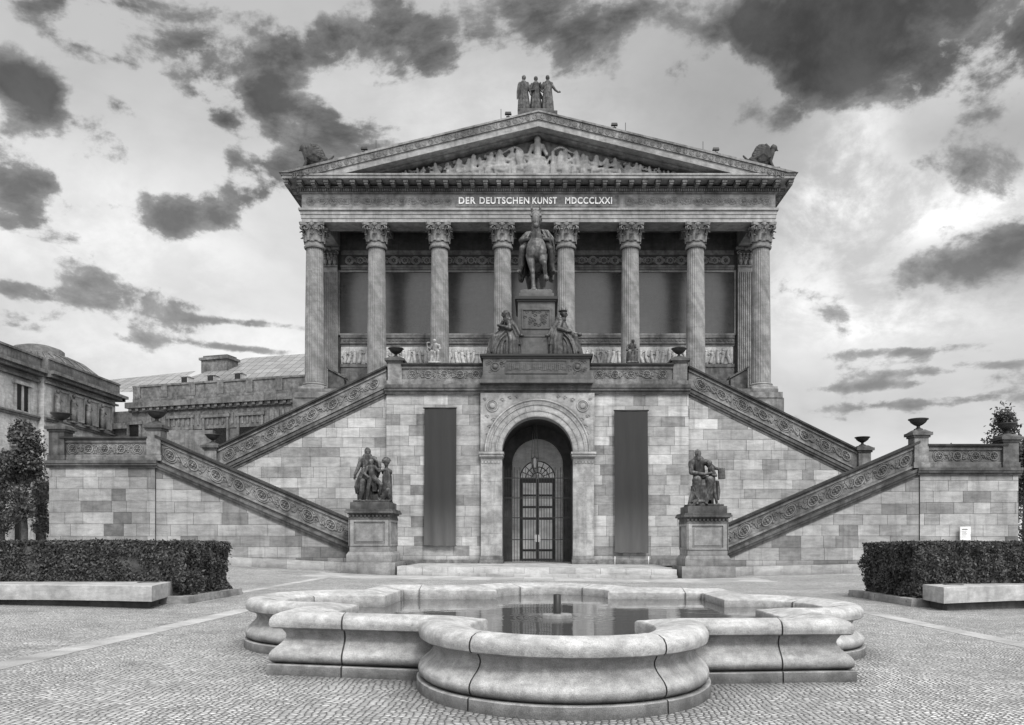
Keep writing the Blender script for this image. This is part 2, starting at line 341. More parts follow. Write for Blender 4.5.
world()
sun=bpy.data.lights.new('sun','SUN'); sun.energy=2.3; sun.angle=R(13); sun.color=(1,.99,.97)
so=link('sun',sun); az=R(158); el=R(46)   # azimuth measured clockwise from +Y
dirv=Vector((sin(az)*cos(el),cos(az)*cos(el),sin(el))); so.rotation_euler=dirv.to_track_quat('Z','Y').to_euler(); so.location=dirv*60
cam=bpy.data.cameras.new('camera'); co=link('camera',cam,None,(0,0,H)); co.rotation_euler=(R(90),0,0)
cam.sensor_width=36; cam.lens=FP/1024*36; cam.shift_x=-(CX-512)/1024; cam.shift_y=(CY-362.5)/1024; cam.clip_end=3000; cam.clip_start=.1
SC.camera=co
SC.view_settings.view_transform='Standard'; SC.view_settings.look='None'; SC.view_settings.exposure=0
SC.cycles.max_bounces=6

# ------------------------------------------------------------ ground
def g(x,y):
    t=-.012*clamp(x,-26,26)*clamp((90-y)/40)
    rise=.035*clamp(abs(x)-7,0,12)*sstep(24,37,y)*clamp((90-y)/40)
    return t+rise
mb=MB()
xs=[-1500,-400,-150,-80,-50,-35]+[q*1.0 for q in range(-26,27)]+[35,50,80,150,400,1500]; ys=[-60,-20,-6]+[q*1. for q in range(0,60)]+[66,75,90,120,200,500,1500]
vs=[(x,y,g(x,y)) for y in ys for x in xs]; nx=len(xs)
mb.add(vs,[(j*nx+i,j*nx+i+1,(j+1)*nx+i+1,(j+1)*nx+i) for j in range(len(ys)-1) for i in range(nx-1)],0,.5,True)
tag(mb.build('ground',M['cobbles']),None,None,kind='structure')
random.seed(3)
def strip(x0,x1,y0,y1,nx_,ny_,seed,name='pavement_strip',dz=.006):
    rnd=random.Random(seed); mb=MB()
    for j in range(ny_):
        ya=lerp(y0,y1,j/ny_); yb=lerp(y0,y1,(j+1)/ny_)-.012
        for i in range(nx_):
            xa=lerp(x0,x1,i/nx_); xb=lerp(x0,x1,(i+1)/nx_)-.012
            n=max(1,int((yb-ya)/.5),int((xb-xa)/.5)) ; k=rnd.random()
            q=[(xa,ya),(xb,ya),(xb,yb),(xa,yb)]
            mb.add([(x,y,g(x,y)+dz) for x,y in q]+[(x,y,g(x,y)-.03) for x,y in q],[(0,1,2,3),(0,4,5,1),(1,5,6,2),(2,6,7,3),(3,7,4,0)],0,k)
    return tag(mb.build(name,M['slab']),None,None,kind='structure')
strip(-6.42,-6.02,3,19.5,1,22,1); strip(7.35,7.78,3,21,1,24,2)
strip(-9.5,9.6,31.8,35.25,15,2,5,'pavement',.008)
strip(-8.6,-8.25,21.9,31.8,1,12,6); strip(-8.25,-7.9,18.2,21.8,1,6,7)

# ------------------------------------------------------------ fountain
FX,FY,FA=.27,11.85,2.71
def foutline(off,dz=0.,push=0.):
    pts=[];a=FA+off
    # four sides: front(-y), right(+x), back(+y), left(-x)
    lob={0:(.60,.97,1.20),1:(.36,1.02,.80),2:(.30,1.05,1.10),3:(.36,1.02,.86)}
    for sd in range(4):
        cc,rl,rp=lob[sd]; rl+=off; rp+=off; dcen=FA+cc
        q=(a-dcen)/rp; lat=rl*math.sqrt(max(.02,1-q*q)); t0=math.atan2(q*1.0,lat/rl)
        L=[]
        L.append((-a,a,0))
        mid=-2.42
        L+= [(mid-.01,a,0),(mid-.0055,a,1),(mid+.0055,a,1),(mid+.01,a,0)]
        NA=36; angs=[]
        for i in range(NA+1): angs.append((lerp(PI-t0,t0,i/NA),0))
        for sa in (R(125),R(55)):
            angs+=[(sa+.0065,0),(sa+.003,1),(sa-.003,1),(sa-.0065,0)]
        angs.sort(key=lambda q:-q[0])
        for an,jn in angs: L.append((rl*cos(an),dcen+rp*sin(an),jn))
        L+= [(-mid-.01,a,0),(-mid-.0055,a,1),(-mid+.0055,a,1),(-mid+.01,a,0)]
        ang=[0,PI/2,PI,-PI/2][sd]
        for (u,d,jn) in L:
            if jn: 
                d-=.022
            x,y=u,-d      # front faces -y
            xr=x*cos(ang)-y*sin(ang); yr=x*sin(ang)+y*cos(ang)
            if yr<-2.0: yr+=.34*clamp((abs(xr)-1.2)/2.1)*clamp((-yr-2.0)/.6)
            pts.append((xr,yr,jn))
    return pts
def fl(parts,prof,name,parent):
    mb=MB(); n=None; rings=[]
    for off,z in prof:
        P=foutline(off); n=len(P); rings.append([(x,y,z-.012*x) for x,y,j in P]); jf=[j for x,y,j in P]
    vs=[p for r in rings for p in r]; 
    for j in range(len(prof)-1):
        for i in range(n):
            i2=(i+1)%n; jt=jf[i]and jf[i2]
            mb.add([vs[j*n+i],vs[j*n+i2],vs[(j+1)*n+i2],vs[(j+1)*n+i]],[(0,1,2,3)],1 if jt else 0,.5,True)
    bmx=mb.mesh(name,[M['basin'],M['joint']]); b=bmesh.new(); b.from_mesh(bmx); bmesh.ops.remove_doubles(b,verts=b.verts,dist=.0004); bmesh.ops.recalc_face_normals(b,faces=b.faces); b.to_mesh(bmx); b.free()
    bmx.set_sharp_from_angle(angle=R(38))
    return link(name,bmx,parent)
ft=empty('fountain',(FX,FY,0),'large lobed limestone fountain basin filled with still water in the cobbled court','fountain')
fl(None,[(.0,.1),(.0,.605),(.015,.625),(.12,.648),(.28,.682),(.38,.692),(.46,.682),(.52,.655),(.55,.61),(.556,.565),(.545,.525),(.52,.508),(.44,.505)],'rim',ft)
fl(None,[(.38,.52),(.44,.500),(.425,.475),(.405,.445),(.40,.415),(.412,.38),(.445,.34),(.492,.30),(.53,.265),(.553,.23),(.560,.195),(.552,.16),(.53,.135),(.49,.118)],'basin_wall',ft)
fl(None,[(.44,.118),(.56,.116),(.575,.106),(.578,.0),(.578,-.15)],'plinth',ft)
mb=MB(); P=foutline(.004); mb.add([(x,y,0) for x,y,j in P],[tuple(range(len(P)))]); bmx=mb.mesh('water',M['water']); b=bmesh.new(); b.from_mesh(bmx); bmesh.ops.triangulate(b,faces=b.faces); b.to_mesh(bmx); b.free()
link('water',bmx,ft,(0,0,.475))
mb=MB(); P=foutline(.004); mb.add([(x,y,0) for x,y,j in P],[tuple(range(len(P)))]); mb.build('basin_floor',M['joint'],ft,(0,0,.12))
nz=MB(); nz.lathe([(.205,-.2),(.205,.035),(.195,.05),(.06,.055)],(0,-.85,.475),28); o=nz.build('nozzle_base',M['trim'],ft)
nz=MB(); nz.lathe([(.052,0),(.052,.27),(.045,.275),(.03,.27)],(0,-.85,.52),18); nz.build('nozzle',M['iron'],ft)

# ------------------------------------------------------------ benches, hedges, kerbs
def bench(front,depthv,ztop,thick,label,disc):
    base=Vector((front[0][0],front[0][1],g(*front[0])))
    t=empty('stone_bench',base,label,'bench','curved stone benches')
    # resample the front line smoothly
    pts=[]
    for i in range(len(front)-1):
        for q in range(6):
            u=q/6; p0=front[max(0,i-1)];p1=front[i];p2=front[i+1];p3=front[min(len(front)-1,i+2)]
            pts.append(tuple(.5*((2*p1[k])+(-p0[k]+p2[k])*u+(2*p0[k]-5*p1[k]+4*p2[k]-p3[k])*u*u+(-p0[k]+3*p1[k]-3*p2[k]+p3[k])*u**3) for k in (0,1)))
    pts.append(front[-1])
    def slab(ins,z0,z1,mat,name,lip=0):
        m_=MB(); n=len(pts); F=[];B=[]
        for i,(x,y) in enumerate(pts):
            u=i/(n-1); dv=Vector((lerp(depthv[0],0,min(1,u*1.6)),depthv[1])); e=ins*(1 if 0<i<n-1 else 1)
            sx=(ins*(1 if pts[-1][0]>pts[0][0] else -1) if i==0 else 0)
            F.append((x+sx-base.x,y+ins-base.y)); B.append((x+dv.x+sx-base.x,y+dv.y-ins-base.y))
        cham=.012
        for i in range(n-1):
            k=random.random()
            a,b_,c,d=F[i],F[i+1],B[i+1],B[i]
            if a[0]>b_[0]: a,b_,c,d=b_,a,d,c
            m_.add([(*a,z0),(*b_,z0),(*c,z0),(*d,z0),(*a,z1-cham),(*b_,z1-cham),(*c,z1-cham),(*d,z1-cham),(a[0],a[1]+cham,z1),(b_[0],b_[1]+cham,z1),(c[0],c[1]-cham,z1),(d[0],d[1]-cham,z1)],
              [(0,3,2,1),(0,1,5,4),(4,5,9,8),(8,9,10,11),(2,3,7,6),(6,7,11,10)]+([(3,0,4,7),(7,4,8,11)] if (i==0 or i==n-2) else [])+([(1,2,6,5),(5,6,10,9)] if (i==0 or i==n-2) else []))
        return m_.build(name,mat,t)
    slab(0,ztop-thick-base.z,ztop-base.z,M['bench'],'seat'); slab(.16,-.35,ztop-thick-base.z+.001,M['trimdark'],'base')
    m_=MB(); m_.lathe([(.24,-.03),(.24,.004),(.22,.01),(.2,.004),(.2,-.01)],(0,0,0),24); 
    o=m_.build('drain_disc',M['iron'],t,(disc[0]-base.x,disc[1]-base.y,ztop-base.z))
bench([(-8.15,16.9),(-9.8,17.3),(-11.7,17.5),(-13.8,17.45),(-16,17.1),(-18,16.5)],(-.5,2.1),.59,.33,'long curved stone bench in front of the left hedge',(-9.0,18.5))
bench([(9.65,19.0),(10.9,19.55),(12.2,20.05),(14.2,20.4),(16.4,20.5),(18.6,20.2)],(.15,1.35),.445,.385,'shorter visible stone bench in front of the right hedge',(10.5,20.2))
def hedge(x0,x1,y0,y1,z0,z1,label,vis):
    rnd=random.Random(int(x0*7)+90); c=Vector((vis,(y0+y1)/2,z0)); 
    t=empty('hedge',c,label,'hedge','clipped box hedges')
    core=MB(); core.box(x0+.1-c.x,x1-.1-c.x,y0+.1-c.y,y1-.1-c.y,0,z1-z0-.1); core.build('twig_core',M['bark'],t)
    lf=MB(); V=[];F=[]
    def bulge(a,b): return .055*sin(a*2.3+1)+.05*sin(b*5.1+a*3.3)+.05*sin(a*7.7+b)*sin(b*4+1)+.035*sin(b*11+a*2)+.03*sin(a*15+b*3)
    def leaf(p,n):
        s_=rnd.uniform(.022,.042); d=Vector((rnd.gauss(0,1),rnd.gauss(0,1),rnd.gauss(0,1)))*.75+n; d.normalize()
        u=d.orthogonal().normalized(); w=d.cross(u); a=rnd.uniform(0,TAU); u2=u*cos(a)+w*sin(a); w2=d.cross(u2)
        o=len(V); V.extend([tuple(p+u2*s_*1.3),tuple(p+w2*s_*.62),tuple(p-u2*s_*1.3),tuple(p-w2*s_*.62)]); F.append((o,o+1,o+2,o+3))
    hgt=z1-z0
    xe=vis+ (10.5 if x1>vis+5 else -10.5); xa,xb=(max(x0,min(vis,xe)),min(x1,max(vis,xe)))
    def area(n,fn,nv):
        for _ in range(n): p,dep=fn(); leaf(Vector(p)-c-Vector(nv)*dep,Vector(nv))
    def dep(): return abs(rnd.gauss(0,.06))-.03 if rnd.random()>.02 else -rnd.uniform(.04,.11)
    def front():
        x=rnd.uniform(xa,xb); z=rnd.uniform(z0+.04,z1); return (x,y0-bulge(x,z)*1.,z),dep()+ (.06 if z<z0+.15 else 0)
    def top():
        x=rnd.uniform(xa,xb); y=rnd.uniform(y0,y1); return (x,y,z1+.25*bulge(x,y)),dep()*.5
    def side():
        y=rnd.uniform(y0,y1); z=rnd.uniform(z0+.04,z1); xx=x1 if abs(x1-vis)<abs(x0-vis) else x0; sg=1 if xx==x1 else -1; return (xx+sg*bulge(y,z),y,z),dep()
    sg=1 if abs(x1-vis)<abs(x0-vis) else -1
    area(int(2600*(xb-xa)*hgt),front,(0,-1,0)); area(int(900*(xb-xa)*(y1-y0)),top,(0,0,1)); area(int(2600*(y1-y0)*hgt),side,(sg,0,0))
    lf.v=V; lf.f=F; lf.m=[0]*len(F); lf.k=[.5]*len(F); lf.b=[False]*len(F); lf.build('leaves',M['leaf'],t)
hedge(-24,-8.3,18.9,21.5,.18,1.52,'dark clipped hedge behind the long bench at the left edge of the court',-8.3)
hedge(9.85,26,20.9,24.2,-.0,1.50,'dark clipped hedge with the white notice behind it at the right of the court',9.85)
def kerb(x0,x1,y0,y1,z,h,label):
    t=empty('planting_bed_kerb',((x0+x1)/2,y0,z),label,'kerb','kerbs round the hedge beds')
    c=((x0+x1)/2,y0,z); m_=MB(); w=.32
    near=x1 if abs(x1)<abs(x0) else x0; s_=1 if near==x1 else -1
    def seg(a0,a1,b0,b1):
        m_.box(a0-c[0],a1-c[0],b0-c[1],b1-c[1],-.3,h*.45); m_.box(a0-c[0]+.02,a1-c[0]-.02,b0-c[1]+.02,b1-c[1]-.02,h*.45,h)
    n=8
    for i in range(n): seg(lerp(x0,x1,i/n)+.004,lerp(x0,x1,(i+1)/n)-.004,y0,y0+w)
    xa,xb=(near-w,near) if s_==1 else (near,near+w)
    for i in range(2): seg(xa,xb,lerp(y0+w,y1,i/2)+.004,lerp(y0+w,y1,(i+1)/2)-.004)
    m_.build('kerb_stones',M['kerb'],t)
    m_=MB(); m_.box(x0+.3-c[0],x1-.3-c[0],.3,y1-y0,-.2,h*.6); m_.build('soil_bed',M['trimdark'],t)
kerb(-24,-8.0,18.35,21.75,.1,.17,'pale stepped stone kerb under the left hedge')
kerb(9.5,26,20.35,24.5,-.12,.19,'pale stepped stone kerb under the right hedge')

# ------------------------------------------------------------ ashlar walls
def clip(poly,reg):
    n=len(reg); ar=sum(reg[i][0]*reg[(i+1)%n][1]-reg[(i+1)%n][0]*reg[i][1] for i in range(n)); R_=reg if ar>0 else reg[::-1]
    out=poly
    for i in range(n):
        a=R_[i];b=R_[(i+1)%n]; inp=out; out=[]
        if not inp: return []
        def sd(p): return (b[0]-a[0])*(p[1]-a[1])-(b[1]-a[1])*(p[0]-a[0])
        for j in range(len(inp)):
            p=inp[j];q=inp[(j+1)%len(inp)]; sp=sd(p);sq=sd(q)
            if sp>=0: out.append(p)
            if (sp>=0)!=(sq>=0):
                u=sp/(sp-sq); out.append((p[0]+(q[0]-p[0])*u,p[1]+(q[1]-p[1])*u))
    return out
def ashlar(mb,reg,y,seed,rowh=.53,wmin=.55,wmax=1.6,z0=None,T=None,contrast=1.,gap=.007):
    rnd=random.Random(seed); xs_=[p[0] for p in reg]; zs=[p[1] for p in reg]; zb=z0 if z0 is not None else min(zs); z=zb
    mb.prism(reg,y+.03,y+.25,1,T=T)
    while z<max(zs):
        h=rowh*rnd.uniform(.9,1.1); x=min(xs_)-rnd.uniform(0,1.2)
        while x<max(xs_):
            w=rnd.uniform(wmin,wmax); P=clip([(x+gap,z+gap),(x+w-gap,z+gap),(x+w-gap,z+h-gap),(x+gap,z+h-gap)],reg)
            r=rnd.random(); k=rnd.gauss(.55,.17)
            if r<.13: k=rnd.uniform(.02,.25)
            elif r>.86: k=rnd.uniform(.8,1.)
            if len(P)>=3:
                ar=abs(sum(P[i][0]*P[(i+1)%len(P)][1]-P[(i+1)%len(P)][0]*P[i][1] for i in range(len(P))))/2
                if ar>.004:
                    mb.prism(P,y-rnd.uniform(0,.008),y+.06,0,clamp(.5+(k-.5)*contrast),T=T)
            x+=w
        z+=h
    return mb
YW=42.5; YL=37.5
st=empty('grand_staircase',(0,YW,0),'monumental sandstone double staircase block with round arched gateway below the temple front','staircase')
SO=(0,YW,0)
def sbuild(mb,name,mats,parent=None,sharp=None):
    o=mb.build(name,mats,parent or st,None,sharp)
    if parent is None: o.location=(0,-YW,0)
    return o
# central block and upper-flight walls
ZT=9.4
mb=MB()
ashlar(mb,[(-8.0,.3),(-3.0,.3),(-3.0,ZT),(-8.0,ZT)],42.35,11); sbuild(mb,'wall',[M['ashlar'],M['mortar']]); mb=MB(); ashlar(mb,[(3.0,.3),(8.0,.3),(8.0,ZT),(3.0,ZT)],42.35,12)
sbuild(mb,'wall',[M['ashlar'],M['mortar']])
# sloping geometry: rail line  z(x)
def zu(x,s):  # upper flight rail top (outer edge) as function of |x|
    return lerp(10.95,6.52+(.06 if s<0 else -.06),(abs(x)-7.95)/(17.1-7.95))
def zl(x,s):
    return lerp(6.42,2.50,(17.88-abs(x))/(17.88-8.8))+(.135 if s<0 else -.135)
BH=1.66  # depth of band (rail top to lower edge of cornice)
for s in (-1,1):
    mb=MB(); reg=[(s*8.0,.2),(s*17.3,.2),(s*17.3,zu(17.3,s)-BH),(s*8.0,zu(8.0,s)-BH)]
    ashlar(mb,reg,YW,20+s); sbuild(mb,'flight_wall',[M['ashlar'],M['mortar']])
    xe=6.9; mb=MB(); reg=[(s*xe,-.3),(s*17.88,-.3),(s*17.88,zl(17.88,s)-BH),(s*xe,zl(xe,s)-BH)]
    ashlar(mb,reg,YL,30+s,contrast=1.0); sbuild(mb,'flight_wall',[M['ashlar_side'],M['mortar']])
    dz=.17 if s<0 else -.17; XE=22.85 if s<0 else 22.5; lt=5.0+dz-.15
    mb=MB(); ashlar(mb,[(s*17.90,-.3),(s*XE,-.3),(s*XE,lt),(s*17.90,lt)],YL-.06,40+s)
    # outer return wall
    ashlar(mb,[(YL,-.3),(47.5,-.3),(47.5,lt),(YL,lt)],0,50+s,T=(lambda x,y,z,s=s,XE=XE:(s*(XE-y),x,z)))
    mb.box(min(s*17.95,s*(XE-.3)),max(s*17.95,s*(XE-.3)),YL+.2,47.4,lt-.5,lt,1)
    mb.box(min(s*17.95,s*(XE-.3)),max(s*17.95,s*(XE-.3)),47.2,47.5,-.3,lt,1)
    sbuild(mb,'landing_wall',[M['ashlar_side'],M['mortar']])
    # plinth course
    mb=MB(); rnd=random.Random(60+s)
    x=xe
    while x<17.85:
        x2=min(17.88,x+rnd.uniform(1.,1.9)); a,b_=sorted((s*x+.004*s,s*x2-.004*s)); zz=g(s*x,YL)
        mb.prism([(a,-.4),(b_,-.4),(b_,g(b_,YL)+.42),(a,g(a,YL)+.42)],YL-.14,YL+.1,0,rnd.random()*.4+.5); x=x2
    x=17.88
    while x<XE+.05:
        x2=min(XE+.06,x+rnd.uniform(1.,1.9)); a,b_=sorted((s*x+.004*s,s*x2-.004*s))
        mb.prism([(a,-.4),(b_,-.4),(b_,g(b_,YL)+.42),(a,g(a,YL)+.42)],YL-.2,YL+.1,0,rnd.random()*.4+.5); x=x2
    sbuild(mb,'plinth_course',[M['ashlar'],M['mortar']])
mb=MB(); mb.box(-8.02,-3.05,42.24,42.5,.3,.62); sbuild(mb,'plinth_course',M['trim']); mb=MB(); mb.box(3.05,8.02,42.24,42.5,.3,.62); sbuild(mb,'plinth_course',M['trim'])

# relief ornament: rosettes joined by a running vine, on mapping fn (u,v,d)->world
def ring(mb,f,cu,cv,r,t,n=14,m=0):
    mb.tube([f(cu+r*cos(TAU*i/n),cv+r*sin(TAU*i/n),0) for i in range(n)],t,5,m,closed=True)
def dome(mb,f,cu,cv,r,h,n=10,m=0):
    vs=[];
    for j in range(3):
        rr=r*cos(j*.5); hh=h*sin(j*.62)
        for i in range(n): vs.append(f(cu+rr*cos(TAU*i/n),cv+rr*sin(TAU*i/n),hh))
    vs.append(f(cu,cv,h)); fs=[(j*n+i,j*n+(i+1)%n,(j+1)*n+(i+1)%n,(j+1)*n+i) for j in range(2) for i in range(n)]+[(2*n+i,2*n+(i+1)%n,3*n) for i in range(n)]
    mb.add(vs,fs,m,.5,True)
def petals(mb,f,cu,cv,r,n=8,h=.05):
    for i in range(n):
        a=TAU*i/n; dome(mb,f,cu+r*cos(a),cv+r*sin(a),r*.33,h,6)
def ornament(mb,f,u0,u1,r,sp,seed=0,th=.03):
    rnd=random.Random(seed); n=max(1,round((u1-u0)/sp)); sp=(u1-u0)/n
    for i in range(n):
        cu=u0+sp*(i+.5); 
        ring(mb,f,cu,0,r*.72,th*1.25,14); petals(mb,f,cu,0,r*.4,6,th*1.6); dome(mb,f,cu,0,r*.2,th*2.6,8)
        if i%2==0: ring(mb,f,cu,0,r*1.0,th,16)
        if i<n-1:
            # vine with two opposed scrolls
            pts=[f(cu+r+(sp-2*r)*q/10,(r*.45)*sin(TAU*q/10+(i%2)*PI),0) for q in range(11)]; mb.tube(pts,th,5)
            for sg in (1,-1):
                c2=cu+sp*.5+sg*.17*sp; sv=sg*(1 if i%2==0 else -1)*r*.38
                pts=[f(c2+r*.42*(1-q/12)*cos(q*.75),sv+r*.42*(1-q/12)*sin(q*.75),0) for q in range(12)]; mb.tube(pts,[th*.95*(1-q/18) for q in range(12)],5)
                for q in range(3): dome(mb,f,c2+rnd.uniform(-.35,.35)*r,-sv+rnd.uniform(-.3,.3)*r,r*.2,th*1.5,6)
# sloping parapets
def bandprism(mb,xa,xb,fz,d0,d1,y0,y1,m=0):   # between z-d0 and z-d1
    mb.prism([(xa,fz(xa)-d0),(xb,fz(xb)-d0),(xb,fz(xb)-d1),(xa,fz(xa)-d1)],y0,y1,m)
def sloping(fz,xa,xb,Y,name,seed,r=.33,sp=1.12):
    mb=MB(); bandprism(mb,xa,xb,fz,0,.10,Y-.16,Y+.5); bandprism(mb,xa,xb,fz,.10,.17,Y-.10,Y+.44); rail=sbuild(mb,'coping',M['rail'])
    mb=MB(); bandprism(mb,xa,xb,fz,.17,.28,Y-.05,Y+.4,1); bandprism(mb,xa,xb,fz,.28,1.04,Y+.03,Y+.38,1); bandprism(mb,xa,xb,fz,1.04,1.14,Y-.05,Y+.4,1)
    bandprism(mb,xa,xb,fz,1.14,1.26,Y-.0,Y+.4); bandprism(mb,xa,xb,fz,1.26,1.40,Y-.17,Y+.4); bandprism(mb,xa,xb,fz,1.40,1.52,Y-.11,Y+.4); bandprism(mb,xa,xb,fz,1.52,BH+.005,Y-.04,Y+.3)
    p=sbuild(mb,'parapet',[M['trimdark'],M['trim']])
    mb=MB(); a,b_=sorted((xa,xb)); 
    ornament(mb,lambda u,v,d:(u,Y+.03-d,fz(u)-.66+v),a+.1,b_-.1,r,sp,seed,.042)
    o=mb.build('relief_band',M['trim'],p)
for s in (-1,1):
    sloping(lambda x,s=s:zu(x,s),s*8.03,s*17.05,YW,'u',70+s)
    sloping(lambda x,s=s:zl(x,s),s*xe,s*17.875,YL,'l',80+s)
    # rear parapet of lower flight is the wall; treads
    mb=MB()
    n=22
    for i in range(n):
        x0=17.9-i*.5; x1=x0-.5; z=5.05-i*.2245+( .1 if s<0 else -.1)
        a,b_=sorted((s*x0,s*x1)); mb.box(a,b_,YL+.5,YW-.02,-.3,z)
    sbuild(mb,'lower_steps',M['trim'])
    mb=MB()
    for i in range(20):
        x0=17.2-i*.46; x1=x0-.46; z=5.25+i*.23; a,b_=sorted((s*x0,s*x1)); mb.box(a,b_,YW+.4,47,4.5,z)
    sbuild(mb,'upper_steps',M['trim'])
# landing parapets
def hpar(xa,xb,ztop,Y,seed,nm='parapet'):
    fz=lambda x:ztop; mb=MB()
    bandprism(mb,xa,xb,fz,0,.08,Y-.16,Y+.5); bandprism(mb,xa,xb,fz,.08,.14,Y-.10,Y+.44); sbuild(mb,'coping',M['rail'])
    mb=MB(); bandprism(mb,xa,xb,fz,.14,.26,Y-.03,Y+.4); bandprism(mb,xa,xb,fz,.26,.84,Y+.05,Y+.38); bandprism(mb,xa,xb,fz,.84,.95,Y-.03,Y+.4); bandprism(mb,xa,xb,fz,.95,1.2,Y-.08,Y+.42)
    p=sbuild(mb,nm,M['trim'])
    mb=MB(); a,b_=sorted((xa,xb)); ornament(mb,lambda u,v,d:(u,Y+.05-d,ztop-.55+v),a+.15,b_-.15,.27,.8,seed,.036); mb.build('relief_band',M['trim'],p)
def cornice(xa,xb,zb,Y,mat,h=.36,ex=.2):
    mb=MB(); a,b_=sorted((xa,xb)); mb.box(a,b_,Y-ex*.4,Y+.4,zb,zb+h*.33); mb.box(a-.0,b_+.0,Y-ex*.8,Y+.4,zb+h*.33,zb+h*.62); mb.box(a-.0,b_+.0,Y-ex,Y+.4,zb+h*.62,zb+h)
    return sbuild(mb,'cornice',mat)
def post(x,Y,z0,z1,w,d,mat,name='newel_post',cap=.14):
    mb=MB(); mb.box(x-w/2-.05,x+w/2+.05,Y-.05,Y+d+.05,z0,z0+.26); mb.box(x-w/2,x+w/2,Y,Y+d,z0+.26,z1-cap-.1)
    p=sbuild(mb,name,mat)
    mb=MB(); mb.box(x-w/2-.06,x+w/2+.06,Y-.06,Y+d+.06,z1-cap-.1,z1-cap); mb.box(x-w/2-.14,x+w/2+.14,Y-.14,Y+d+.14,z1-cap,z1); mb.frust(x-w/2-.1,x+w/2+.1,Y-.1,Y+d+.1,z1,z1+.14,.2)
    mb.build('cap',M['trimdark'],p)
    return (x,Y+d/2,z1+.14)
urns=[]
for s in (-1,1):
    dz=.17 if s<0 else -.17; XE=22.85 if s<0 else 22.5; lt=4.84+dz
    cornice(s*17.75,s*(XE+.12),lt,YL-.06,M['trimdark'],.34,.22)
    mb=MB(); a,b_=sorted((s*(XE-.2),s*(XE+.14))); mb.box(a,b_,YL+.36,47.6,lt,lt+.34); sbuild(mb,'cornice',M['trimdark'])
    hpar(s*18.25,s*(XE-.5),6.30+dz,YL,90+s)
    mb=MB(); a,b_=sorted((s*(XE-.45),s*(XE-.02))); mb.box(a,b_,YL+.6,47.5,lt+.34,6.3+dz); sbuild(mb,'side_parapet',M['trimdark'])
    urns.append((post(s*17.95,YL-.12,lt+.34,6.85+dz,.66,.66,M['trim']),'s' if s<0 else 'r','in'))
    urns.append((post(s*(XE-.37),YL-.12,lt+.34,(6.8 if s<0 else 6.62)+dz*.9,.72,.72,M['trimdark']),'s' if s<0 else 'r','out'))
    urns.append((post(s*17.35,YW-.1,4.9,6.62+dz*.4,.66,.66,M['trim']),'s' if s<0 else 'r','low'))
    urns.append((post(s*7.55,42.3,9.83,11.25,.74,.74,M['trim'],cap=.12),'s' if s<0 else 'r','top'))
    hpar(s*2.7,s*7.2,11.0,42.35,100+s)
cornice(-8.06,8.06,9.38,42.3,M['trimdark'],.46,.24)
mb=MB(); mb.box(-8.0,8.0,42.6,49,9.3,9.82); mb.box(-8.,8.,42.62,43,8.5,9.35); sbuild(mb,'terrace_floor',M['trim'])
def bodyfill():
    for s in (-1,1):
        mb=MB(); a,b_=sorted((s*2.6,s*7.98)); mb.box(a,b_,42.62,47.5,.2,9.3)
        sbuild(mb,'inner_masonry',M['mortar'])
bodyfill()
LUR={('s','in'):'dark urn on the inner post of the left landing, above the lower stair rail',('s','out'):'dark urn on the outermost left landing post beside the tree',('s','low'):'small dark urn at the foot of the upper left stair rail',('s','top'):'dark urn on the terrace post left of the rider monument',
     ('r','in'):'dark urn on the inner post of the right landing, above the lower stair rail',('r','out'):'dark urn on the outermost right landing post in front of trees',('r','low'):'small dark urn at the foot of the upper right stair rail',('r','top'):'dark urn on the terrace post right of the rider monument'}
um=None
for (p,sd,wh) in urns:
    if um is None:
        b1=MB(); b1.lathe([(.12,.2),(.2,.24),(.33,.34),(.38,.42),(.40,.45),(.45,.47),(.45,.51),(.40,.52),(.33,.50)],n=24); b1=b1.mesh('bowl',M['urn'])
        b2=MB(); b2.lathe([(.2,0),(.2,.05),(.12,.08),(.07,.14),(.09,.19),(.13,.21)],n=18); b2=b2.mesh('foot',M['urn']); um=1
    e=empty('urn',p,LUR[(sd,wh)],'urn','urns on the staircase posts'); link('bowl',b1,e); link('foot',b2,e)
    sc=.88 if wh=='low' else (.92 if wh=='top' else 1.); e.scale=(sc,sc,sc*1.03)

# portal bay
YC=42.1; ZS=6.29; RO=2.78; RI=1.87
mb=MB()
def arc(r,n=40): return [(r*cos(PI*i/n),ZS+r*sin(PI*i/n)) for i in range(n+1)]
A=arc(RO-.03)
n=40
for i in range(n):   # spandrel wall between arch and rectangle
    (xa,za),(xb,zb)=A[i],A[i+1]
    mb.prism([(xa,za),(xb,zb),(xb,ZT),(xa,ZT)],YC,YC+.5)
mb.box(-3.0,-RO+.03,YC,YC+.5,ZS,ZT); mb.box(RO-.03,3.0,YC,YC+.5,ZS,ZT)
sp=sbuild(mb,'spandrel',M['portal'])
for s in (-1,1):
    mb=MB(); f=lambda u,v,d:(s*2.38+u,YC-d,8.72+v)
    ring(mb,f,0,0,.3,.05,18); ring(mb,f,0,0,.22,.025,18); dome(mb,f,0,0,.17,.1,10)
    for (u,v,r_) in ((-.1,-.75,.16),(.12,-1.1,.13),(.25,-.55,.12),(-.55,.3,.14),(-.95,.42,.12),(-1.3,.47,.1),(.22,-1.5,.11),(.38,.35,.1),(.25,-1.9,.08)):
        u*=s*1.; u=u; f2=lambda a,b,d,u=u,v=v:(s*2.38+u+a,YC-d,8.72+v+b)
        mb.tube([f2(r_*(1-q/12)*cos(q*.8)*s,r_*(1-q/12)*sin(q*.8),0) for q in range(11)],.028,5); dome(mb,f2,0,0,r_*.4,.06,7)
    mb.build('medallion_relief',M['portal'],sp)
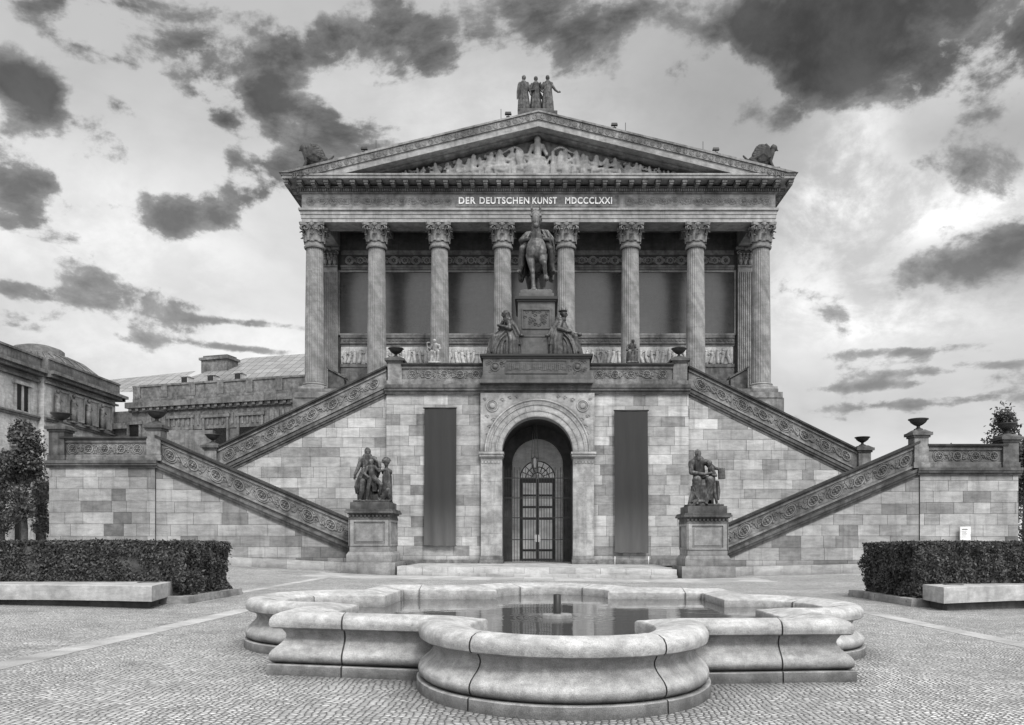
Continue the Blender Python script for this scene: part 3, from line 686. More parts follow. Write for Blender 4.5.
# archivolt: moulded ring
mb=MB(); prof=[(RI,.9),(RI,-.02),(RI+.05,-.04),(RI+.27,-.04),(RI+.28,-.08),(RI+.34,-.10),(RI+.36,-.07),(RI+.58,-.07),(RI+.60,-.12),(RI+.66,-.14),(RI+.68,-.10),(RI+.80,-.12),(RI+.84,-.18),(RI+.90,-.18),(RI+.92,-.12),(RI+.92,.1)]
nv=17
for i in range(nv):    # voussoirs with open joints
    a0=PI*i/nv+.002; a1=PI*(i+1)/nv-.002; sub=3; vs=[]
    for q in range(sub+1):
        a=lerp(a0,a1,q/sub)
        for r,y in prof: vs.append((r*cos(a),YC+y,ZS+r*sin(a)))
    k=len(prof); mb.add(vs,[(q*k+j,(q+1)*k+j,(q+1)*k+j+1,q*k+j+1) for q in range(sub) for j in range(k-1)]+[tuple(range(k)),tuple(sub*k+j for j in range(k-1,-1,-1))])
sbuild(mb,'archivolt',M['portal'])
for s in (-1,1):
    mb=MB(); 
    def bx(x0,x1,y0,y1,z0,z1): a,b_=sorted((s*x0,s*x1)); mb.box(a,b_,y0,y1,z0,z1)
    zz=[.80,2.0,3.45,4.75,5.95]
    for i in range(4): bx(RI,2.98,YC-.0-.002*(i%2),YC+.9,zz[i]+.004,zz[i+1]-.004)
    p=sbuild(mb,'jamb',M['portal'])
    mb=MB(); bx(RI-.06,3.05,YC-.1,YC+.9,.3,.62); bx(RI-.03,3.02,YC-.05,YC+.9,.62,.80); mb.build('jamb_base',M['trim'],p)
    mb=MB(); bx(RI-.03,3.0,YC-.05,YC+.9,5.95,6.04); bx(RI-.07,3.05,YC-.14,YC+.9,6.04,6.18); bx(RI-.1,3.08,YC-.2,YC+.9,6.18,6.285)
    for q in range(6): bx(RI+.12+q*.17,RI+.22+q*.17,YC-.04,YC,5.7,5.82)
    mb.build('impost',M['portal'],p)
# passage behind
def vault(mb,r,y0,y1,z0,n=28):
    vs=[(r,y0,z0),(r,y1,z0)]+[];P=[(r,z0)]+[(r*cos(PI*i/n),ZS+r*sin(PI*i/n)) for i in range(n+1)]+[(-r,z0)]
    vs=[(x,y0,z) for x,z in P]+[(x,y1,z) for x,z in P]; k=len(P)
    mb.add(vs,[(i,i+1,i+1+k,i+k) for i in range(k-1)])
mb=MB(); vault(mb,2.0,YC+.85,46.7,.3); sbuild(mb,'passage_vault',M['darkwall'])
mb=MB(); mb.box(-2.2,2.2,42.6,49.,.1,.42); sbuild(mb,'passage_floor',M['slab'])
def archwall(mb,r,y0,y1,hw,top,z0,zs):
    n=32; A=[(r*cos(PI*i/n),zs+r*sin(PI*i/n)) for i in range(n+1)]
    for i in range(n): (xa,za),(xb,zb)=A[i],A[i+1]; mb.prism([(xa,za),(xb,zb),(xb,top),(xa,top)],y0,y1)
    for s in (-1,1):
        a,b_=sorted((s*r,s*hw)); mb.box(a,b_,y0,y1,z0,top)
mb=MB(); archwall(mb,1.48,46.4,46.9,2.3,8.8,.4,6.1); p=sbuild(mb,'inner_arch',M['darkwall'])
mb=MB(); archwall(mb,1.08,48.2,48.6,2.3,8.8,.4,5.38); sbuild(mb,'inner_arch',M['plaster'])
mb=MB(); vault(mb,1.6,46.9,48.2,.3); sbuild(mb,'passage_vault',M['plaster'])
# fanlight + glass door
dr=empty('x',(0,0,0),'','') if False else None
mb=MB(); n=24; mb.add([(1.06*cos(PI*i/n),48.42,5.40+1.06*sin(PI*i/n)) for i in range(n+1)],[tuple(range(n+1))]); fan=sbuild(mb,'fanlight',M['doorglass'])
mb=MB()
for i in range(1,8): a=PI*i/8; mb.tube([(.35*cos(a),48.35,5.40+.35*sin(a)),(1.06*cos(a),48.35,5.40+1.06*sin(a))],.022,5)
for r_ in (.35,.7,1.04): mb.tube([(r_*cos(PI*i/18),48.35,5.40+r_*sin(PI*i/18)) for i in range(19)],.025,5)
mb.box(-1.1,1.1,48.3,48.42,5.25,5.4); mb.build('glazing_bars',M['iron'],fan)
for s in (-1,1):
    mb=MB()
    def bx(x0,x1,y0,y1,z0,z1,m=0): a,b_=sorted((s*x0,s*x1)); mb.box(a,b_,y0,y1,z0,z1,m)
    bx(0.01,.10,48.2,48.3,.43,5.25); bx(.9,1.08,48.2,48.3,.43,5.25)
    for z in (.43,1.0,2.9,3.6,4.3,5.12): bx(.10,.9,48.2,48.3,z,z+.13)
    d=sbuild(mb,'glass_door',M['iron']); mb=MB(); bx(.10,.9,48.25,48.27,.5,5.2); mb.build('pane',M['doorglass'],d)
# iron gate: two leaves
for s in (-1,1):
    mb=MB(); YG=43.4
    for i in range(13):
        x=s*(.06+i*.149); mb.box(x-.014,x+.014,YG-.014,YG+.014,.5,5.45 if i%2 else 5.6)
    for z in (.55,1.66,2.85,3.92,5.0): a,b_=sorted((s*.03,s*1.86)); mb.box(a,b_,YG-.025,YG+.025,z,z+.05)
    a,b_=sorted((s*1.8,s*1.88)); mb.box(a,b_,YG-.04,YG+.04,.42,5.7); a,b_=sorted((s*.03,s*.09)); mb.box(a,b_,YG-.03,YG+.03,.5,5.2)
    d=sbuild(mb,'gate_leaf',M['iron']); mb=MB(); a,b_=sorted((s*.03,s*.16)); mb.box(a,b_,YG-.07,YG-.03,1.55,1.95); mb.box(a,b_,YG-.1,YG-.07,1.72,1.76); mb.build('lock',M['steel'],d)
# hanging lantern
ln=empty('hanging_lantern',(-.15,45,5.75),'glass and metal lantern hanging on three rods inside the arched passage','lantern')
mb=MB()
for s in (-1,0,1): mb.tube([(s*.2,0,.5),(s*.08,0,2.4)],.02,5)
mb.lathe([(.2,.48),(.22,.5),(.05,.6),(.03,.62)],n=10); mb.lathe([(.05,-.1),(.16,-.03),(.17,0),(.15,.02)],n=10)
for i in range(6): mb.tube([(.16*cos(TAU*i/6),.16*sin(TAU*i/6),0),(.2*cos(TAU*i/6),.2*sin(TAU*i/6),.5)],.014,5)
mb.build('frame',M['steel'],ln); mb=MB(); mb.lathe([(.13,.02),(.17,.47)],n=6); mb.build('glass',M['clearlamp'],ln)

# steps in front of gateway
t=empty('entrance_steps',(0,35.3,0),'broad low pale stone steps leading up to the arched gateway','steps')
mb=MB(); rnd=random.Random(5)
for row,(y0,y1,zz) in enumerate(((35.3,36.6,0),(36.6,38.6,0),(38.6,40.4,0),(40.4,42.2,0))):
    n=11+row%2
    for i in range(n):
        xa=lerp(-6.2,6.15,i/n)+.006; xb=lerp(-6.2,6.15,(i+1)/n)-.006
        zt=lambda x:.40-.012*x*(1 if row<1 else .5)
        mb.add([(xa,y0-35.3,-.3),(xb,y0-35.3,-.3),(xb,y1-35.306,-.3),(xa,y1-35.306,-.3),(xa,y0-35.3,zt(xa)),(xb,y0-35.3,zt(xb)),(xb,y1-35.306,zt(xb)),(xa,y1-35.306,zt(xa))],
            [(4,5,6,7),(0,1,5,4),(1,2,6,5),(3,0,4,7)],0,rnd.random())
mb.build('platform_slabs',M['slab'],t)
mb=MB()
for i in range(9):
    xa=lerp(-4.6,6.1,i/9)+.005; xb=lerp(-4.6,6.1,(i+1)/9)-.005; mb.box(xa,xb,-.45,0.01,-.3,.14-.012*(xa+xb)/2,0,rnd.random())
mb.build('lower_step',M['slab'],t)
# banners
for s,(px0,px1,py0,py1,lab) in ((-1,(424,456,408,546,'dark grey hanging cloth banner on the wall left of the gateway')),(1,(614.5,648,410.5,553,'dark grey hanging cloth banner right of the gateway above two short white stakes'))):
    Yb=42.12; x0,x1=PX(px0,Yb),PX(px1,Yb); z1,z0=PZ(py0,Yb),PZ(py1,Yb); cx=(x0+x1)/2
    t=empty('banner',(cx,Yb,z0),lab,'banner','banners either side of the gateway')
    nu,nvv=28,40; vs=[]
    for j in range(nvv+1):
        v=j/nvv
        for i in range(nu+1):
            u=i/nu; am=.05*(1-v)+.012; vs.append(((u-.5)*(x1-x0)*(1-.0*v)+.02*sin(3*v+s),am*sin(u*17+s*1.3+v*2)*.6-am*.5*sin(u*7+2*s),v*(z1-z0)))
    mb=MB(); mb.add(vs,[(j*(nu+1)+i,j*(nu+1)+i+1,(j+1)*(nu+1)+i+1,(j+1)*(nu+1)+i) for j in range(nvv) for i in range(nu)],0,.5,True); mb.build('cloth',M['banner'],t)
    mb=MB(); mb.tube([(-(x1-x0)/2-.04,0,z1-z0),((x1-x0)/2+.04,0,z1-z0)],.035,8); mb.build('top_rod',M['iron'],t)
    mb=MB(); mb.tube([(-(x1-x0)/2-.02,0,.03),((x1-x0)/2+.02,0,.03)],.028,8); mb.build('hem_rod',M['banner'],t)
    if s>0:
        for i_,xq in enumerate((x0,x1)):
            m_=MB(); m_.tube([(0,0,0),(0,0,.42)],.025,6); o=m_.build('white_stake',M['sign'],None,(xq,41.9,.38)); tag(o,'short white stake at the wall foot under the right banner, '+('its left one' if i_==0 else 'its right one'),'stake','white stakes under the banner')

# ------------------------------------------------------------ pedestals with statue groups
def pedestal(x,y,label,s):
    z=g(x,y); t=empty('statue_pedestal',(x,y,z),label,'pedestal','statue pedestals beside the gateway'); w=.9; d=2.0
    mb=MB(); mb.box(-w-.30,w+.30,-.30,d+.3,-.3,.52); p=mb.build('plinth',M['templelight'],t)
    mb=MB(); mb.box(-w-.12,w+.12,-.12,d+.12,.52,.86); mb.frust(-w-.12,w+.12,-.12,d+.12,.86,1.0,.08); mb.box(-w-.0,w+.0,0,d,1.0,1.26); mb.build('die_base',M['templelight'],t)
    mb=MB(); mb.box(-w+.02,w-.02,.02,d-.02,1.26,2.45)
    for (x0,x1,z0,z1) in ((-w,w,1.26,1.36),(-w,w,2.35,2.45),(-w,-w+.2,1.36,2.35),(w-.2,w,1.36,2.35)): mb.box(x0,x1,-.04,.03,z0,z1)
    for sg in (-1,1):
        a,b_=sorted((sg*(w-.03),sg*(w+.03)))
        mb.box(a,b_,-.04,d,1.26,1.36); mb.box(a,b_,-.04,d,2.35,2.45); mb.box(a,b_,-.04,.2,1.36,2.35); mb.box(a,b_,d-.2,d,1.36,2.35)
    mb.box(-w+.3,w-.3,-.012,.03,1.46,2.25)
    mb.build('die',M['templelight'],t)
    mb=MB(); mb.box(-w-.04,w+.04,-.06,d+.04,2.45,2.55); mb.box(-w-.08,w+.08,-.1,d+.08,2.68,2.74)
    for i in range(11): q=-w+.02+i*(2*w-.04)/10; mb.box(q-.045,q+.045,-.1,0,2.57,2.66)
    mb.box(-w-.02,w+.02,-.03,d,2.55,2.68); mb.box(-w-.18,w+.18,-.2,d+.16,2.74,2.84); mb.box(-w-.14,w+.14,-.16,d+.12,2.84,2.92)
    mb.build('cornice',M['trimdark'],t)
    mb=MB(); mb.box(-w+.02,w-.02,0,d-.1,2.92,3.24); mb.build('statue_base',M['trimdark'],t)
    return (x,y+.85,z+3.24)
def A_(mb,pts,rs): mb.chain(pts,rs)
def head(mb,c,r,look=(0,-1,0),beard=False,hair=True):
    c=Vector(c); l=Vector(look).normalized(); side=l.cross(Vector((0,0,1))).normalized()
    mb.ell(c,(r*.8,r*.88,r*1.12)); mb.ell(c+l*r*.3-Vector((0,0,r*.5)),(r*.55,r*.6,r*.6))
    mb.cap(c+l*r*.86+Vector((0,0,r*.22)),c+l*r*1.08-Vector((0,0,r*.2)),r*.1,r*.17,6)   # nose
    mb.cap(c+l*r*.8+side*r*.4+Vector((0,0,r*.34)),c+l*r*.8-side*r*.4+Vector((0,0,r*.34)),r*.13,r*.13,6)  # brow
    mb.cap(c+l*r*.78+side*r*.18-Vector((0,0,r*.5)),c+l*r*.78-side*r*.18-Vector((0,0,r*.5)),r*.09,r*.09,6)  # lips
    for sg in (-1,1): mb.ell(c+side*sg*r*.8,(r*.14,r*.2,r*.27),n=6,h=5)
    if hair: mb.ell(c-l*r*.22+Vector((0,0,r*.22)),(r*.92,r*.95,r*1.02)); mb.ell(c-l*r*.95,(r*.36,r*.36,r*.36))
    if beard: mb.ell(c+l*r*.55-Vector((0,0,r*1.05)),(r*.55,r*.5,r*.8))
    mb.cap(c-Vector((0,0,r*.7)),c-Vector((0,0,r*1.7)),r*.52,r*.62,8)
def hand(mb,w,d,r=.05):
    w=Vector(w); d=Vector(d).normalized(); sd=d.cross(Vector((0,1,.3))).normalized(); mb.cap(w,w+d*r*1.7,r*.95,r*1.05,8)
    for i in range(4): b_=w+d*r*2.+sd*r*(i-1.5)*.62; mb.cap(b_,b_+d*r*(1.5+.3*(i in (1,2)))+Vector((0,0,-r*.5)),r*.3,r*.22,6)
    mb.cap(w+d*r*.8+sd*r*.9,w+d*r*2.+sd*r*1.7,r*.32,r*.25,6)
pl=pedestal(PX(369.5,36),36.0,'tall stone pedestal left of the gateway, carrying the teacher and youth group',-1)
pr=pedestal(PX(707.5,36),36.0,'tall stone pedestal right of the gateway, carrying the seated man and child group',1)
# left group: standing bearded man, leaning youth, helmeted herm
mb=MB()
mb.box(-.8,.8,-.6,.6,-.02,.10); mb.ell((.25,.15,.15),(.5,.4,.35)); mb.ell((-.25,.25,.3),(.5,.35,.5))
head(mb,(-.26,-.02,2.34),.165,(.35,-1,-.25),beard=True)
mb.cap((-.28,.05,2.08),(-.2,.1,1.35),.25,.27); mb.cap((-.55,.03,2.0),(.02,.03,2.02),.15,.15)
A_(mb,[(-.55,.0,1.98),(-.68,-.08,1.6),(-.80,-.2,1.28)],[.12,.095,.07]); hand(mb,(-.8,-.2,1.26),(-.1,-.2,-1),.05)
A_(mb,[(.02,0,2.0),(.28,-.12,1.85),(.36,-.28,1.62)],[.12,.1,.07]); hand(mb,(.36,-.28,1.6),(-.3,-.3,-.8),.05)
mb.robe([(-.32,.12,.02,.42,.34),(-.34,.12,.5,.42,.34),(-.28,.12,1.0,.38,.32),(-.24,.1,1.5,.31,.28),(-.26,.06,1.95,.30,.24)],9,.14,.5,1.2)
mb.robe([(-.72,.05,.42,.10,.16),(-.68,.05,.75,.2,.2),(-.55,.05,1.15,.2,.22),(-.38,.03,1.6,.14,.2)],6,.22,0,.8)
mb.robe([(-.1,.05,.9,.2,.3),(.1,.08,1.4,.2,.26),(.15,.06,1.95,.16,.2)],6,.2,1,.8)
A_(mb,[(-.42,-.25,.95),(-.45,-.35,.5),(-.52,-.32,.12)],[.16,.12,.08]); mb.cap((-.52,-.34,.08),(-.56,-.56,.05),.08,.06)
head(mb,(-.04,-.28,1.84),.135,(.1,-1,-.1)); mb.cap((-.05,-.24,1.62),(-.02,-.26,1.2),.16,.14); mb.cap((-.2,-.24,1.6),(.12,-.24,1.62),.085,.085)
A_(mb,[(-.22,-.24,1.58),(-.32,-.36,1.3),(-.15,-.45,1.15)],[.075,.065,.05]); A_(mb,[(.14,-.24,1.6),(.33,-.3,1.42),(.5,-.2,1.5)],[.075,.06,.045]); hand(mb,(.5,-.2,1.5),(1,0,.2),.04)
A_(mb,[(-.08,-.26,1.15),(-.16,-.34,.65),(-.24,-.3,.14)],[.14,.1,.06]); mb.cap((-.24,-.32,.08),(-.26,-.5,.05),.06,.05)
A_(mb,[(.04,-.26,1.15),(.42,-.36,.82),(.32,-.2,.3)],[.14,.1,.06]); mb.cap((.32,-.22,.14),(.36,-.42,.1),.06,.05)
mb.robe([(.08,-.1,.5,.12,.16),(.1,-.12,.85,.2,.18),(.02,-.2,1.15,.17,.15)],6,.2,0,.5)
mb.prism([(.42,.1),(.84,.1),(.80,1.25),(.70,1.5),(.52,1.5),(.44,1.2)],-.2,.28); mb.ell((.62,.02,1.42),(.26,.2,.18))
head(mb,(.6,0,1.82),.14,(-.4,-1,-.1),hair=False); mb.ell((.6,.03,1.9),(.165,.19,.15)); mb.tube([(.6+.2*cos(a),.02,1.88+.21*sin(a)) for a in [PI*(.05+i/10) for i in range(11)]],.04,6); mb.cap((.45,-.06,1.86),(.75,-.06,1.86),.035,.035)
A_(mb,[(.45,-.2,.15),(.72,-.3,.55),(.78,-.1,.2)],[.13,.13,.13])
o=link('statue_group',remeshed(mb,'statue_group',M['statue'],.018,1),None,pl); tag(o,'dark statue of a bearded man, youth and helmeted bust on the left pedestal','statue')
# right group: seated man with child, tablet at right
mb=MB(); mb.box(-.8,.8,-.6,.6,-.02,.10); mb.box(-.5,.45,-.1,.5,.1,1.0)
head(mb,(-.28,-.12,2.42),.17,(.1,-1,-.4),beard=True)
mb.cap((-.24,.02,2.12),(-.18,.12,1.4),.27,.29); mb.cap((-.55,0,2.02),(.12,0,2.05),.16,.16)
A_(mb,[(-.58,0,2.0),(-.6,-.22,1.55),(-.1,-.45,1.45),(.18,-.45,1.5)],[.13,.11,.085,.06]); hand(mb,(.18,-.45,1.5),(1,0,.1),.055)
A_(mb,[(.14,0,2.02),(.38,-.1,1.7),(.3,-.35,1.5)],[.12,.1,.07]); A_(mb,[(.2,.05,2.02),(.5,-.05,1.78),(.75,-.1,1.72)],[.1,.085,.06]); hand(mb,(.75,-.1,1.72),(1,0,.1),.05)
mb.prism([(.66,1.25),(.98,1.28),(.96,1.78),(.64,1.76)],-.16,-.02)
A_(mb,[(-.32,.0,1.2),(-.38,-.55,1.2),(-.36,-.42,.6),(-.38,-.45,.2)],[.22,.18,.15,.1]); A_(mb,[(.1,.0,1.2),(.18,-.55,1.2),(.1,-.4,.6),(.02,-.45,.2)],[.22,.18,.15,.1])
mb.cap((.0,-.45,.13),(.02,-.68,.1),.07,.05); mb.cap((-.38,-.45,.13),(-.42,-.68,.1),.07,.05)
mb.robe([(-.12,-.16,.28,.42,.34),(-.12,-.18,.6,.44,.38),(-.12,-.16,.95,.42,.40),(-.12,-.08,1.22,.40,.36)],10,.13,.3,.8)
mb.robe([(.62,-.05,.3,.08,.1),(.62,-.05,.7,.13,.12),(.6,-.05,1.2,.1,.12)],5,.2,0,1)
head(mb,(.2,-.3,1.96),.135,(-.5,-1,-.2)); mb.cap((.28,-.26,1.74),(.36,-.22,1.2),.15,.14); A_(mb,[(.38,-.24,1.66),(.5,-.35,1.4),(.3,-.46,1.42)],[.075,.06,.045])
A_(mb,[(.38,-.22,1.15),(.44,-.28,.62),(.56,-.24,.14)],[.13,.09,.06]); A_(mb,[(.3,-.2,1.15),(.3,-.26,.62),(.34,-.2,.14)],[.12,.09,.06]); mb.cap((.56,-.26,.12),(.62,-.42,.1),.055,.045)
head(mb,(-.5,-.42,.78),.11,(-.4,-1,-.4)); A_(mb,[(-.52,-.36,.62),(-.62,-.38,.35),(-.72,-.4,.15)],[.14,.13,.09]); A_(mb,[(-.45,-.45,.6),(-.35,-.55,.3),(-.55,-.55,.14)],[.08,.06,.06]); mb.ell((-.3,-.35,.2),(.35,.3,.14))
o=link('statue_group',remeshed(mb,'statue_group',M['statue'],.018,1),None,pr); tag(o,'dark statue of a seated man embracing a child on the right pedestal','statue')

# ------------------------------------------------------------ rider monument
mx=-.06
t=empty('monument_base',(mx,41.7,9.84),'dark granite stepped plinth with relief and inscription panels above the arch','monument base')
mb=MB(); mb.box(-2.95,2.95,-.1,4.2,0,.2); mb.box(-2.82,2.82,0,4.1,.2,.42); mb.build('lower_plinth',M['granite'],t)
mb=MB(); mb.box(-2.78,2.78,.05,4.1,.42,1.3); bse=mb.build('relief_block',M['granite'],t)
mb=MB(); f=lambda u,v,d:(u,.05-d,.86+v)
for (x0,x1,z0,z1) in ((-1.62,1.62,-.36,-.31),(-1.62,1.62,.31,.36),(-1.62,-1.57,-.31,.31),(1.57,1.62,-.31,.31)): mb.box(x0,x1,0.0,.06,.86+z0,.86+z1)
rnd=random.Random(8)
for s in (-1,1):
    ring(mb,f,s*2.15,0,.22,.04); dome(mb,f,s*2.15,0,.14,.08)
    for i in range(14): a=rnd.uniform(0,TAU); r_=rnd.uniform(.26,.42); cu=s*2.15+r_*1.25*cos(a); cv=clamp(r_*sin(a),-.33,.33); mb.tube([f(cu+.1*(1-q/9)*cos(q*.9),cv+.1*(1-q/9)*sin(q*.9),0) for q in range(8)],.024,5)
for i in range(30): x=-1.48+i*.102; hh=rnd.uniform(.12,.2); mb.box(x,x+.05,.015,.06,.86-hh,.86+hh); mb.box(x-.03,x+.07,.02,.06,.86+rnd.uniform(-.2,.15),.9+rnd.uniform(-.0,.1)) if i%3 else None
mb.build('carved_relief',M['granite'],bse)
mb=MB(); mb.box(-2.85,2.85,-.02,4.15,1.3,1.4); mb.box(-2.95,2.95,-.12,4.2,1.4,1.5); mb.build('upper_cornice',M['iron'],t)
mb=MB(); mb.prism([(-1.62,1.5),(1.62,1.5),(1.62,1.72),(1.12,2.5),(-1.12,2.5),(-1.62,1.72)],.35,3.8); mb.box(-1.2,1.2,.3,3.85,2.5,2.56); mb.build('die_step',M['granite'],t)
mb=MB(); mb.box(-.98,.98,.62,3.6,2.56,4.42)
for (x0,x1,z0,z1) in ((-.76,.76,2.98,3.06),(-.76,.76,3.98,4.06),(-.76,-.7,3.06,3.98),(.7,.76,3.06,3.98)): mb.box(x0,x1,.56,.63,z0,z1)
die=mb.build('die',M['granite'],t)
mb=MB()
for i in range(26): x=rnd.uniform(-.62,.62); z=rnd.uniform(3.14,3.9); mb.tube([(x+.1*(1-q/9)*cos(q*.9),.61,z+.1*(1-q/9)*sin(q*.9)) for q in range(8)],.022,5)
mb.build('carved_panel',M['granite'],die)
mb=MB(); mb.box(-1.04,1.04,.52,3.66,4.42,4.52); mb.box(-1.14,1.14,.42,3.76,4.52,4.66); mb.build('die_cornice',M['iron'],t)
mb=MB(); mb.box(-.92,.92,.55,3.7,4.66,4.86); mb.box(-.84,.84,.62,3.65,4.86,5.04); mb.build('statue_step',M['granite'],t)
# horse and rider (facing the viewer)
hp=(mx,43.0,9.84+5.04)
mb=MB(); K=1.0
mb.box(-.8,.8,-.5,3.0-.4,0,.1)
mb.ell((0,1.25,2.2),(.60,1.35,.66)); mb.ell((0,.05,2.38),(.56,.62,.70)); mb.ell((0,2.2,2.3),(.60,.7,.68)); mb.ell((-.26,-.28,2.2),(.3,.3,.42)); mb.ell((.26,-.28,2.2),(.3,.3,.42))
A_(mb,[(0,.1,2.65),(0,-.2,3.1),(-.02,-.3,3.55),(-.02,-.42,3.88)],[.43,.29,.19,.16]); mb.ell((-.02,-.15,3.4),(.12,.5,.6))
A_(mb,[(-.02,-.72,3.98),(-.02,-1.12,3.6),(0,-1.5,3.12)],[.24,.17,.12]); mb.ell((0,-1.56,3.05),(.165,.15,.13)); mb.ell((-.02,-.78,3.9),(.31,.2,.2)); mb.ell((-.02,-.7,3.62),(.22,.22,.26)); mb.cap((-.02,-.95,3.95),(0,-1.5,3.3),.1,.07)
for s in (-1,1):
    mb.tube([(s*.17-.02,-.62,4.1),(s*.23-.02,-.66,4.34),(s*.21-.02,-.7,4.58)],[.075,.075,.015],7); mb.ell((s*.27-.02,-.92,3.84),(.05,.06,.05)); mb.ell((s*.1,-1.66,3.1),(.04,.04,.045)); mb.ell((s*.16-.02,-.75,3.68),(.1,.18,.2))
for i in range(8): mb.cap((-.1+.02*(i%3),-.4+.02*i,4.05-.14*i),(-.27,-.3+.05*i,3.9-.14*i),.06,.03,6)   # mane
mb.cap((-.02,-.8,4.2),(.03,-.95,3.95),.07,.03,6)
# planted foreleg, raised foreleg
A_(mb,[(-.3,-.1,2.0),(-.26,-.2,1.55),(-.2,-.28,1.1),(-.17,-.25,.55),(-.15,-.25,.25)],[.29,.21,.13,.10,.11]); mb.ell((-.2,-.3,1.1),(.14,.15,.17)); mb.cap((-.15,-.3,.22),(-.14,-.36,.12),.13,.17)
A_(mb,[(.32,-.1,2.0),(.36,-.45,1.62),(.42,-.82,1.38)],[.29,.21,.14]); A_(mb,[(.42,-.82,1.38),(.46,-.66,.98),(.50,-.55,.78)],[.14,.10,.10]); mb.cap((.5,-.58,.74),(.53,-.66,.62),.12,.15)
for s in (-1,1):
    dd=.25 if s>0 else 0
    A_(mb,[(s*.34,2.2,2.1),(s*.38,1.75-dd,1.5),(s*.36,2.25-dd,1.0),(s*.33,2.05-dd,.45),(s*.32,2.0-dd,.22)],[.44,.27,.15,.11,.12]); mb.cap((s*.32,1.98-dd,.2),(s*.32,1.88-dd,.12),.13,.17)
A_(mb,[(0,2.75,2.6),(0,3.1,2.2),(0,3.1,1.2),(0,2.95,.5)],[.14,.2,.24,.1])
hm=link('equestrian_statue',remeshed(mb,'horse',M['bronzelight'],.03,1),None,hp); hm.name='equestrian_statue'
tag(hm,'bronze rider in a cloak on a horse with one foreleg raised, facing the court','statue')
mb=MB()
head(mb,(.06,.75,4.18),.23,(0,-1,0)); mb.ell((.06,.78,4.32),(.26,.28,.2))
mb.cap((0.05,.95,3.5),(0,.95,2.95),.40,.36); mb.cap((-.42,.9,3.55),(.5,.85,3.6),.17,.19)
for s in (-1,1):
    A_(mb,[(s*.5,.85,3.52),(s*.84,.62,3.1),(s*.36,-.0,2.95)],[.17,.14,.1]); hand(mb,(s*.36,0,3.1),(-s*.5,-.6,0),.09)
    A_(mb,[(s*.35,.7,2.85),(s*.72,.1,2.45),(s*.80,.3,1.75),(s*.92,.32,1.35)],[.29,.22,.17,.12]); mb.cap((s*.92,.3,1.25),(s*1.0,-.1,1.16),.12,.08); mb.cap((s*.90,.42,1.3),(s*.80,.75,1.2),.1,.05)
    mb.robe([(s*.84,1.0,1.0,.10,.26),(s*.78,1.0,1.5,.2,.4),(s*.72,.95,2.3,.22,.42),(s*.62,.9,3.0,.24,.36),(s*.45,.95,3.55,.2,.24)],6,.4,s*2,1.6)
mb.robe([(0,1.6,1.5,.66,.45),(0,1.5,2.6,.7,.5),(0,1.25,3.2,.6,.42),(0,1.05,3.68,.36,.26)],11,.25,0,1)
mb.cap((-.3,-.3,3.0),(-.1,-1.35,3.3),.025,.025,6); mb.cap((.3,-.3,3.0),(.1,-1.35,3.3),.025,.025,6)
mb.robe([(.78,.95,1.5,.16,.4),(.74,.8,2.4,.26,.42),(.66,.7,3.2,.3,.36),(.42,.75,3.68,.24,.26)],5,.45,2,1.5)
r_=link('rider',remeshed(mb,'rider',M['bronze'],.03,1),hm)
